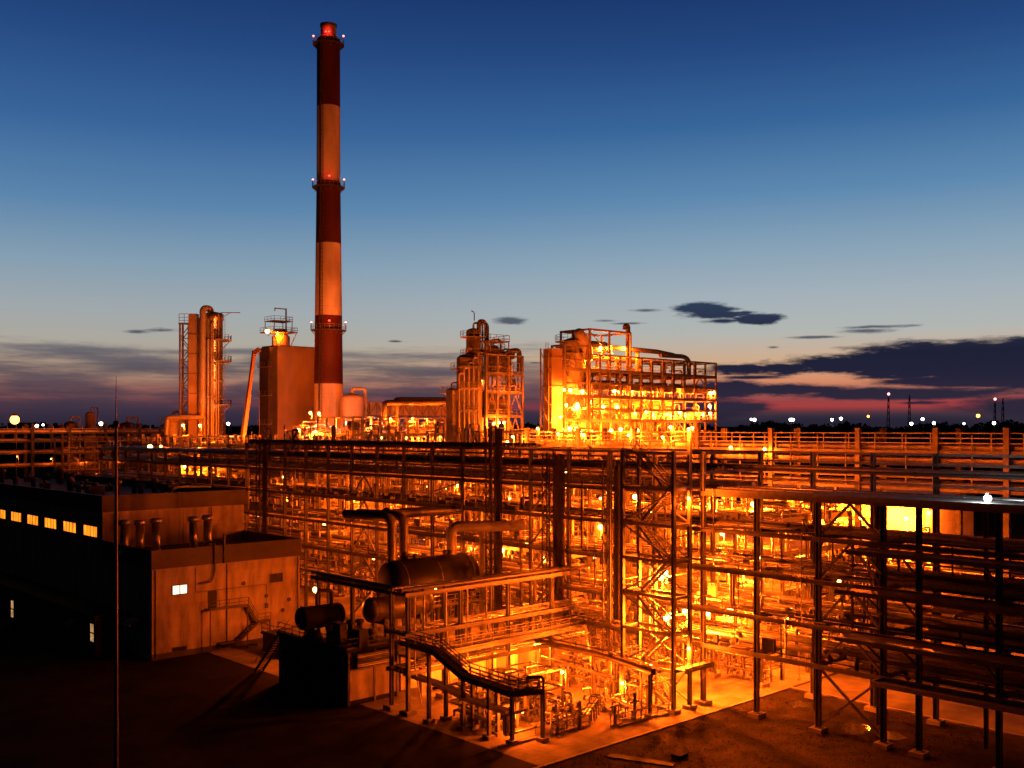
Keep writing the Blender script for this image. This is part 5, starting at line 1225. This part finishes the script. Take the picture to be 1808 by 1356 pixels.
# ---- loose plant: skids, pumps, exchangers, upright drums copied about
def make_skid(seed):
    rg = random.Random(seed); t = thing('pipe_skid', 'x', 'pipe skid'); w, l, h = 4.5, 5.5, rg.uniform(2.6,4.2)
    for x in (-w/2,0,w/2):
        for y in (-l/2,l/2): b = MB(); b.bar((x,y,0),(x,y,h),.16); b.build('post', M['steel'], t)
    b = MB()
    for z in (h*.5,h):
        for x in (-w/2,0,w/2): b.bar((x,-l/2,z),(x,l/2,z),.14)
        for y in (-l/2,l/2): b.bar((-w/2,y,z),(w/2,y,z),.14)
    b.build('beam', M['steel'], t)
    for i in range(16):
        r = rg.choice([.06,.08,.1,.13,.16]); x = rg.uniform(-w/2+.2,w/2-.2); y = rg.uniform(-l/2+.2,l/2-.2); z = rg.uniform(.5,h+.5)
        e = rg.uniform(-w/2+.2,w/2-.2); f = rg.uniform(-l/2+.2,l/2-.2)
        pts = [(x,y,.2),(x,y,z),(e,y,z),(e,f,z)] if rg.random()<.5 else [(x,y,.2),(x,y,z),(x,f,z),(x,f,rg.uniform(.2,z-.2))]
        b = MB(); b.tube(rnd(pts,.22), r, 8); b.build('pipe', M[rg.choice(PM)], t)
    for i in range(5):
        x = rg.uniform(-w/2,w/2); y = rg.uniform(-l/2,l/2); z = rg.uniform(.7,1.6); b = MB(); b.box((x,y,z),(.4,.32,.4)); b.tube([(x,y,z),(x,y,z+.6)],.05,6); b.lathe((x,y,z+.6),[(.24,-.02),(.29,0),(.24,.02)],12); b.build('valve', M['pipe_l'], t)
    return t
def make_pump(seed):
    t = thing('pump', 'x', 'pump'); b = MB(); b.box((0,0,.15),(2.2,.9,.3)); b.build('base', M['concrete'], t)
    b = MB(); b.lathe((-.45,0,.7),[(.01,-.6),(.34,-.58),(.36,-.5),(.36,.4),(.3,.45),(.1,.46),(.1,.75)],18,'x'); b.box((-.45,0,1.1),(.3,.3,.2)); b.build('motor', M['pipe_d'], t)
    b = MB(); b.lathe((.6,0,.7),[(.1,-.3),(.3,-.28),(.42,-.1),(.42,.12),(.25,.3),(.18,.3),(.18,.75),(.27,.75),(.27,.85)],18,'x'); b.build('casing', M['pipe_l'], t)
    b = MB(); b.tube(rnd([(.6,0,1.05),(.6,0,1.9),(.6,1.2,1.9)],.3),.14,10); b.build('pipe', M['clad'], t)
    return t
def make_exch(seed):
    t = thing('heat_exchanger', 'x', 'heat exchanger'); b = MB(); b.vessel((0,0,1.6),.7,5,'x',18); b.build('shell', M['clad'], t)
    for x in (-1.9,1.9): b = MB(); b.lathe((x,0,1.6),[(.7,-.12),(.9,-.12),(.9,.12),(.7,.12)],18,'x',False); b.build('flange', M['pipe_l'], t)
    for x in (-1.3,1.3): b = MB(); b.box((x,0,.5),(.3,1.2,1.0)); b.build('saddle', M['concrete'], t)
    for x in (-2.2,2.1): b = MB(); b.tube(rnd([(x,0,2.2),(x,0,3.3),(x,1.6,3.3)],.35),.16,10); b.build('nozzle_pipe', M['pipe_l'], t)
    return t
protos = [make_skid(1), make_skid(2), make_skid(3), make_pump(1), make_exch(1)]
used = set(); rg = random.Random(8); cnt = {}
def put(k, u, v, z=0.0, rz=0.0, lab='', group=None):
    key = (k if k > 2 else 0, lab); n = cnt.get(key, 0); cnt[key] = n+1
    nm = ('pipe skid','','','motor pump','heat exchanger')[k if k > 2 else 0]
    L = '%s %s %s'%(ORD[n%20], nm, lab)
    if k in used: return dup(protos[k], (u,v,z), rz, L, group)
    used.add(k); o = protos[k]; o.location = (u,v,z); o.rotation_euler = (0,0,rz); o['label'] = L
    if group: o['group'] = group
    return o
# ground level strip behind the main rack, right to left
for i in range(14): put((0,1,2)[i%3], 95.0 if i%2 else 94.2, 63+7.2*i, .02, rg.choice([0,math.pi/2]) if i%2 else 0, 'from the right on the ground behind the rack', 'pipe skids behind the main rack')
for i in range(9): put(4, 112.5 if i < 4 else 109, 62+9.5*i+1.5, .02, 0, 'from the right on the ground behind the structures', 'exchangers behind the structures')
# on decks inside the structures
for i in range(8): put((1,2,0)[i%3], 99.5+5*(i%2), 62.5+5.6*(i//2), (5.24,9.44)[i%2], math.pi/2*(i%3), 'on the decks right behind the stair tower', 'pipe skids behind the stair tower')
for i in range(10): put((2,0,1)[i%3], 99.8+5*(i%2), 94.5+5.8*(i//2), (5.54,10.54)[(i//2)%2], 0, 'on the decks behind the middle bays', 'pipe skids behind the middle bays')
for i in range(8): put((0,2,1)[i%3], 108+5*(i%2), 128.5+5.8*(i//2), (10.54,15.54)[(i//2)%2], math.pi/2, 'on the decks behind the left bays', 'pipe skids behind the left bays')
for i in range(7): put((1,0,2)[i%3], ju[0]+3+4.4*i, JV+3, 17.53 if i%2 else 22.63, 0, 'from the left on the decks of the middle structure', 'pipe skids in the middle structure')
for i in range(8): put((1,0,2)[i%3], us[0]+3+5.3*i, HV+3, 20.53 if i%2 else 16.03, 0, 'from the left on the low decks of the bright unit', 'pipe skids in the bright unit')
# pad in the foreground
for i, (u, v, a) in enumerate(((66.2,65.0,0.1),(69.5,66.6,0),(71.0,68.8,.3),(64.4,67.2,1.6),(73.2,66.4,1.5),(67,71.5,1.57),(72.0,75.0,0),(80,70,1.57))): put(3, u, v, .012, a, 'from the near corner of the lit pad', 'pumps on the lit pad')
for i, (u, v, z, a) in enumerate(((66.5,69.2,.012,0),(70.5,73.2,.012,1.57),(78.6,66.0,.012,0),(79.6,73.5,.012,1.57),(63.6,71.6,.012,1.57))): put((0,2,1)[i%3], u, v, z, a, 'from the near side on the lit pad', 'pipe skids on the lit pad')
for i in range(6): 
    u, v = ((64.2,62.7),(66.9,62.5),(70.2,61.2),(72.6,60.9),(77.6,63.5),(79.8,67.6))[i]; t = thing('guard_post', '%s bare steel guard post from the left along the edge of the lit pad'%ORD[i], 'post', (u,v,0), 'guard posts on the pad edge'); b = MB(); b.hcol(u,v,.0,2.6 if i%2 else 1.9,.2,'y',.04); b.build('upright', M['steel'], t); b = MB(); b.bar((u-.6,v,1.8),(u+.6,v,1.8),.14); b.build('crosshead', M['steel'], t)
for k, pts in enumerate(([(63.6,62.9,0),(68.4,62.6,0)],[(69.6,61.2,0),(76.4,60.0,0)],[(77.8,61,0),(77.8,68,0)])):
    t = thing('guard_rail', ('short tube guard rail along the near edge of the lit pad','long tube guard rail at the near right edge of the lit pad','tube guard rail running back beside the stair tower foot')[k], 'railing', pts[0]); b = MB(); b.rail(pts,1.1,.035,1.4); b.build('rails', M['galv'], t)
def manifold(label, c, n, rz, seed):
    rg = random.Random(seed); t = thing('valve_manifold', label, 'manifold', c); t.rotation_euler = (0,0,rz)
    b = MB()
    for x in range(n):
        b.bar((x*1.1,-.5,0),(x*1.1,-.5,.9),.1); b.bar((x*1.1,.5,0),(x*1.1,.5,.9),.1); b.bar((x*1.1,-.5,.85),(x*1.1,.5,.85),.1)
    P = b.v; o = MB(); o.v, o.f, o.sm = [tuple(Vector(v)+Vector(c)) for v in b.v], b.f, b.sm; o.build('stand', M['steel'], t)
    def add(nm, bb, m): q = MB(); q.v, q.f, q.sm = [tuple(Vector(v)+Vector(c)) for v in bb.v], bb.f, bb.sm; q.build(nm, M[m], t)
    for y, z, r in ((-.3,1.0,.1),(0,1.05,.14),(.3,1.0,.1)): bb = MB(); bb.tube([(-.6,y,z),(n*1.1-.5,y,z)],r,8); add('header_pipe', bb, 'clad')
    for x in range(n):
        bb = MB(); x0 = x*1.1+.5; z1 = rg.uniform(1.3,2.0); bb.tube(rnd([(x0,.0,1.05),(x0,.0,z1),(x0,-.9,z1),(x0,-.9,.1)],.2),.07,8); add('branch_pipe', bb, rg.choice(['pipe_l','galv','clad']))
        bb = MB(); bb.box((x0,-.9,.8),(.26,.22,.3)); bb.tube([(x0,-.9,.8),(x0,-1.35,.85)],.03,6); bb.lathe((x0,-1.35,.85),[(.15,-.02),(.2,0),(.15,.02)],12,'y'); add('valve', bb, 'pipe_l')
    return t
manifold('long low row of valves and pipes in the middle of the lit pad', (68.6,63.6,.012), 7, .55, 1)
manifold('short valve row by the near edge of the lit pad', (63.2,63.9,.012), 4, .1, 2)
manifold('valve row at the right corner of the lit pad', (73.2,61.2,.012), 4, 1.3, 3)
manifold('valve row under the dark stepped walkway', (60.5,66.8,.012), 5, 1.5, 4)
def trench():
    t = thing('trench_cover', 'long dark slab cover lying in the lawn at the bottom edge', 'trench cover', (60,53,0)); b = MB()
    p = on_z(1075,1335,0); q = on_z(1190,1352,0); b.bar((p.x,p.y,.05),(q.x,q.y,.05),.9,.1); b.build('slab', M['near_black'], t)
    b = MB(); p = on_z(1200,1338,0); b.box((p.x,p.y,.2),(1.1,.9,.3)); b.build('sump_lid', M['yard'], t)
trench()
b = MB(); b.bar((58,63.5,.1),(62.2,63.3,.1),.25,.22); b.bar((64,63.0,.1),(67.6,62.9,.1),.25,.22); b.bar((70,60.6,.1),(76.6,60.3,.1),.25,.22); tag(b.build('kerb', M['concrete']), kind='structure')
# unused prototypes
# ------------------------------------------------------------------ lamps
def nth(i): return ORD[i%20]
# bright unit: four rows
rowsH = [
 ('on the roof deck', [(1016,627,3),(1043,626,2),(1060,614,4),(1078,613,4),(1108,612,2)], 2600),
 ('on the cooler deck', [(1007,689,1),(1028,691,1),(1084,690,1.2),(1092,690,4),(1115,689,2),(1133,691,4),(1152,689,1.5),(1187,691,2),(1206,690,1.2),(1254,694,1),(1261,693,3)], 2600),
 ('on the upper lit deck', [(1020,714,2),(1043,710,3),(1065,718,2),(1089,718,4),(1121,727,1.5),(1142,727,3),(1152,731,1),(1165,731,4),(1185,732,2),(1200,727,1),(1209,732,3),(1242,732,1.5),(1253,717,1),(1254,729,4)], 4200),
 ('at the foot deck', [(1006,757,-1),(1017,757,-2),(1025,764,-3),(1044,763,0),(1079,760,-3),(1096,758,-2),(1125,760,-1),(1184,754,0),(1222,756,-2)], 3200)]
for w, lst, p in rowsH:
    for i, (px, py, dv) in enumerate(lst):
        lamp(on_v(px,py,HV+dv), '%s orange lamp from the left %s of the bright unit'%(nth(i).capitalize(), w), p, 1.2, 'post' if dv >= 0 else 'bracket', group='lamps on the bright unit', br=.34)
# hidden decks further down still carry lamps of the same rows
for i, px in enumerate((1060,1100,1140,1180,1225)): lamp(on_v(px,792,HV+1.5), '%s low orange lamp from the left under the bright unit'%nth(i).capitalize(), 1800, 1.2, 'post', group='lamps on the bright unit')
rowsJ = [('under the roof', [(689,738),(728,738),(752,739),(791,739),(811,739)], 1300, 1.0),
         ('under the long deck', [(673,773),(717,773),(737,773),(752,771),(777,771),(790,772),(798,772),(811,773),(849,770)], 1500, 1.0),
         ('near the ground', [(640,800),(690,830),(740,836),(790,852),(828,785)], 1500, 1.0)]
for w, lst, p, dv in rowsJ:
    for i, (px, py) in enumerate(lst): lamp(on_v(px,py,JV+dv), '%s orange lamp from the left %s of the middle structure'%(nth(i).capitalize(), w), p, 1.0, 'post', group='lamps on the middle structure', br=.24)
for i, (px, py, p) in enumerate(((872,748,1200),(881,746,800),(890,746,900),(896,780,1200))): lamp(on_v(px,py,CV-1.5), '%s orange lamp from the left at the foot of the central tower'%nth(i).capitalize(), p, 1.0, 'bracket', group='lamps at the central tower', br=.24)
for i, (px, py) in enumerate(((850,672),(895,712),(835,735))): lamp(on_v(px,py,CV+2), '%s dim lamp from the top inside the central tower'%nth(i).capitalize(), 500, 1.0, 'bracket', br=.14)
for i, (px, py, v, p) in enumerate(((548,729,177,2500),(563,730,177.5,900),(527,759,171,1300),(556,762,171,1300),(605,783,171,1200),(616,757,172,900))): lamp(on_v(px,py,v), '%s orange lamp from the left around the chimney foot'%nth(i).capitalize(), p, 1.2, 'post', group='lamps round the chimney foot', br=.3)
lamp(on_v(612,748,172), 'round white lamp right of the chimney foot', 900, 3, 'post', (1,.75,.5), 'bulb_w', .42)
lamp(on_v(472,585,221), 'brilliant lamp at the left end of the heater tower top platform', 3500, 1.0, 'post', SOD, 'bulb', .55)
lamp(on_v(490,590,221), 'smaller lamp on the heater tower top platform', 900, 1.0, 'post', SOD, 'bulb', .2)
for i, (px, py, v, p) in enumerate(((323,751,207,1600),(353,751,207,1600),(352,792,199,1300),(326,824,199,1300),(358,826,199,1500),(380,822,199,1500))): lamp(on_v(px,py,v), '%s orange lamp from the left under the round column on the left'%nth(i).capitalize(), p, 1.2, 'post', group='lamps under the left column', br=.3)
for i, (px, py) in enumerate(((996,688),(990,736),(1000,715))): lamp(on_v(px,py,HV-2.2), '%s added orange lamp from the top on the left duct of the bright unit'%nth(i).capitalize(), 1500, 1.2, 'bracket', br=.25)  # added to brighten the lower half of the duct
# added floodlights, aimed up, standing in for the plant's glow on tall things
def added_flood(p, target, power, label, ang=40):
    p = Vector(p); t = thing('floodlight', label, 'floodlight', p)  # added lamp, not part of the plant
    d = (Vector(target)-p).normalized(); b = MB(); b.bar(p-d*.5,p-d*.05,.7,.5); b.build('housing', M['steel_d'], t)
    b = MB(); b.bar(p-d*.045,p-d*.02,.6,.42); b.build('lens', M['bulb'], t); b = MB(); b.bar(p-d*.3-Vector((0,0,.2)),p-d*.3-Vector((0,0,1.4)),.1); b.build('bracket', M['steel_d'], t)
    l = bpy.data.lights.new('added_flood_beam','SPOT'); l.energy = power; l.color = (1,.19,.03); l.spot_size = R(ang); l.spot_blend = .6; l.shadow_soft_size = .3
    o = bpy.data.objects.new('added_flood_beam', l); COL.objects.link(o); o.parent = t; o.location = d*.1; o.rotation_euler = d.to_track_quat('-Z','Y').to_euler()
ch = at(580,HY,235)
added_flood(on_v(598,772,168), (ch.x,ch.y,62), 80000, 'added floodlight at the right aimed up the chimney shaft', 42)
added_flood(on_v(655,782,157), (ch.x,ch.y,95), 95000, 'added floodlight on the middle structure aimed at the chimney head', 26)
added_flood(on_v(540,772,170), (ch.x-4,ch.y+6,32), 14000, 'added floodlight left of the chimney aimed at the heater tower', 60)
tw = at(378,HY,235)
added_flood(on_v(420,790,196), (tw.x,tw.y,42), 32000, 'added floodlight right of the crane aimed at the round column', 45)
added_flood(on_v(440,800,185), tuple(at(436,690,205)), 12000, 'added floodlight aimed up the crane boom', 50)
added_flood(on_v(960,770,117), tuple(on_v(840,660,CV)), 12000, 'added floodlight left of the bright unit aimed at the central tower', 60)
# far left lights
lamp(at(26,741,225), 'large orange yard light at the far left horizon', 1500, 26, 'post', SOD, 'bulb_o', 1.0)
for i, (px, py, d, br) in enumerate(((65,752,300,.5),(76,750,300,.3),(178,748,300,.55),(403,748,320,.5))): lamp(at(px,py,d), '%s white yard light from the left along the left horizon'%nth(i).capitalize(), 0, 25, 'post', SOD, 'bulb_w', br, 'white lights on the left horizon')
lamp(at(265,789,205), 'strong orange lamp between the left rack columns', 2600, 3, 'post', SOD, 'bulb', .5)
lamp(at(284,788,207), 'weaker orange lamp beside the strong one at left rack', 1500, 3, 'post', SOD, 'bulb', .25)
for i, px in enumerate((30,90,150,215,300)): lamp(on_v(px,806+4*i%9,249), '%s orange lamp from the left in the far left rack'%nth(i).capitalize(), (90,60,200,120,300)[i], 1.5, 'post', br=.12, group='lamps in the far left rack')
# horizon lights on the right
for i, (px, py, br) in enumerate(((1326,740,.5),(1332,741,.85),(1396,741,.85),(1400,741,.8),(1469,741,.7),(1485,739,.8),(1609,748,.8),(1629,740,.75),(1649,747,.75),(1702,748,.5),(1755,747,.8))):
    lamp(at(px,py,520), '%s white light from the left on the right horizon'%nth(i).capitalize(), 0, 26, 'post', SOD, 'bulb_w', br, 'white lights on the right horizon')
for i, (px, py, br) in enumerate(((1533,735,.6),(1727,734,.9))): lamp(at(px,py,520), '%s reddish light among the white ones on the right horizon'%('Smaller','Larger')[i], 0, 26, 'post', SOD, 'bulb_o', br)
def mast_tower(px, py, lamp_, lab):
    d = 620; c = at(px,HY,d); z = at(px,py,d).z; c.z = 0; t = thing('lattice_mast', lab, 'mast', c); b = MB(); n = 12
    for s in range(3):
        a = 2*math.pi*s/3
        b.bar(c+Vector((2.2*math.cos(a),2.2*math.sin(a),0)), c+Vector((.35*math.cos(a),.35*math.sin(a),z)), .3)
    for i in range(n):
        z0, z1 = z*i/n, z*(i+1)/n; w0 = 2.2-1.85*i/n; w1 = 2.2-1.85*(i+1)/n
        for s in range(3): a = 2*math.pi*s/3; e = 2*math.pi*(s+1)/3; b.bar(c+Vector((w0*math.cos(a),w0*math.sin(a),z0)), c+Vector((w1*math.cos(e),w1*math.sin(e),z1)), .16)
    b.build('lattice', M['steel_d'], t)
    b = MB(); b.lathe((c.x,c.y,z), [(.6,0),(.6,.2),(.3,.3),(.25,1.2),(.01,1.6)], 8); b.build('head', M['steel_d'], t)
    if lamp_: b = MB(); b.ball((c.x,c.y,z+2.2), .8); b.build('warning_lamp', M['red_pale'], t)
for px, py, l, lab in ((1569,702,1,'far mast with pale red lamp left of the second dark mast'),(1606,701,0,'dark far mast without lamp next to the lit mast'),(1757,711,1,'far mast with pale red lamp near the right edge'),(1771,706,0,'thin dark far mast at the right edge')): mast_tower(px,py,l,lab)
for i, (px, py) in enumerate(((905,771),(949,757),(985,766),(1030,768),(1110,768),(1170,772),(1290,790),(1350,793))): lamp(on_u(px,py,110.6 if i < 6 else 111), '%s orange lamp from the left on top of the far right rack'%nth(i).capitalize(), 700 if i < 6 else 350, 1.0, 'post', group='lamps on the far rack', br=.2)
for i, (px, py, u) in enumerate(((500,842,86),(590,866,87),(665,884,86),(735,898,87),(800,905,87),(900,880,87),(945,905,87),(1010,905,86),(1060,880,87),(700,930,86),(590,925,86),(1050,985,86),(930,960,87),(1150,905,86),(1290,1040,87),(1390,1090,88),(1340,985,88))): lamp(on_u(px,py,u), '%s added orange lamp from the left hung inside the main pipe rack decks'%nth(i).capitalize(), 420, 1.0, 'bracket', group='added lamps inside the main rack', br=.15)  # added lamps that raise the glow between the rack decks
for i, (px, py, v) in enumerate(((560,885,128),(640,870,128),(700,885,115),(760,905,110))): lamp(on_u(px,py,118), '%s added lamp from the left low in the pipe gallery past the rack'%nth(i).capitalize(), 1500, 1.0, 'post', group='added lamps in the far gallery', br=.25)  # added lamps that brighten the plant behind the rack
# lamps behind and inside the main rack
inner = [(573,840,122),(712,848,122),(755,860,116),(785,863,113),(809,855,113),(458,913,108),(558,899,104),(572,927,104),(820,914,104),(811,955,100),(835,969,98),(887,971,96),(505,880,112),(640,880,110),(690,905,106),(740,930,102),(620,950,102),(660,985,99)]
for i, (px, py, u) in enumerate(inner): lamp(on_u(px,py,u), '%s orange lamp seen between the bays left of the riser'%nth(i).capitalize(), 1500, 1.2, 'post', group='lamps behind the left bays', br=.3)
inner2 = [(1001,836,96),(1002,859,96),(1041,862,98),(1121,877,97),(1174,1010,81.6),(1166,1018,81.6),(1240,890,100),(1262,905,100),(1301,948,98),(1275,940,97),(1185,1086,81.5),(1210,1080,82.4),(1176,1092,81.6),(1250,1083,94.5),(1290,1075,97),(1423,972,104),(1310,1010,100),(1330,890,104),(1060,930,100),(930,930,100),(960,985,98),(1040,1000,97)]
for i, (px, py, u) in enumerate(inner2): lamp(on_u(px,py,u), '%s orange lamp in the bright bays behind the stair tower'%(ORD+['twenty first','twenty second'])[i].capitalize(), 3600 if px > 1160 else 2300, 1.2, 'post', group='lamps behind the stair tower', br=.32)
cmp = [(1405,905,124.5),(1450,908,124.5),(1520,914,123),(1508,955,122),(1560,903,124.5),(1600,915,124.5),(1640,905,124.5),(1575,997,124.5),]
for i, (px, py, u) in enumerate(cmp): lamp(on_u(px,py,u), '%s wall lamp from the left on the compressor house'%nth(i).capitalize(), 5200, 1.2, 'bracket', group='lamps on the compressor house', br=.24, arm=(1.5,0,0))
lamp(on_u(1482,1027,93), 'lone starry orange lamp under the second deck of the rack, right half', 500, 1.0, 'bracket', br=.22)
lamp(on_u(1520,914,96), 'lone orange lamp hung under the top deck of the rack', 500, 1.2, 'post', br=.2)
# stair tower lamps, tight against the right column
for i, (py, p) in enumerate(((758,900),(880,700),(1145,700))): lamp(on_u(1216,py,79.2), 'orange lamp tight against the stair tower column, %s from the top'%nth(i), p, 1, 'bracket', br=.16, off=(-.1,.0,-.4))
# road lamps and pad lamps
for i, (u, v) in enumerate(((99,64.5),(100,52),(97,58.8))): lamp((u,v,5.0), '%s orange lamp from the left under the lowest rack deck by the road'%nth(i).capitalize(), (1500,600,1300)[i], 4.98, 'post', br=.18, group='lamps by the road')
for i, (u, v, z, p) in enumerate(((76.1,77.4,4.2,1100),(72.4,70.0,3.0,800),(74.9,64.4,2.5,650))): lamp((u,v,z), '%s short curved lamp post from the left standing on the lit pad'%nth(i).capitalize(), p, z-.012, 'post', br=.17, group='lamp posts on the pad', arm=(.3,-.2,0))
for i, (u, v, z, p) in enumerate(((61.8,64.6,2.2,300),(68.5,80.9,3.2,700),(75,80.9,3.2,700),(63.5,74,3.6,400),(80,65,3.4,700))): lamp((u,v,z), '%s small lamp tucked under the pipework round the pad'%nth(i).capitalize(), p, .8, 'bracket', br=.13)
lamp(on_z(558,1041,8.6), 'single orange lamp at the right corner of the two tier building', 1250, 8.5, 'post', br=.38)
lamp((70.9,88,9.3), 'small lamp hung beside the big dark drum', 250, .8, 'bracket', br=.12)
# white floodlight on the right top deck
lamp(on_u(1744,880,83.5), 'single white floodlight on the rack top deck at right', 90, .0, 'bracket', (.85,.95,1.0), 'bulb_w', .3, off=(-.3,.3,.5))

# ------------------------------------------------------------------ camera and render settings
cd = bpy.data.cameras.new('camera'); cam = bpy.data.objects.new('camera', cd); COL.objects.link(cam)
cam.location = (0,0,H); cam.rotation_euler = (R(90),0,-math.atan2(FW[0],FW[1]))
cd.sensor_width = 36; cd.lens = F/1808*36; cd.shift_y = (HY-678)/1808; cd.clip_end = 9000; cd.clip_start = .5
SC.camera = cam
SC.view_settings.view_transform = 'Standard'; SC.view_settings.look = 'None'; SC.view_settings.gamma = 1; SC.view_settings.exposure = 0
cy = SC.cycles; cy.use_light_tree = True; cy.max_bounces = 4; cy.diffuse_bounces = 2; cy.glossy_bounces = 2; cy.sample_clamp_indirect = 6; cy.caustics_reflective = False; cy.caustics_refractive = False; cy.use_denoising = True
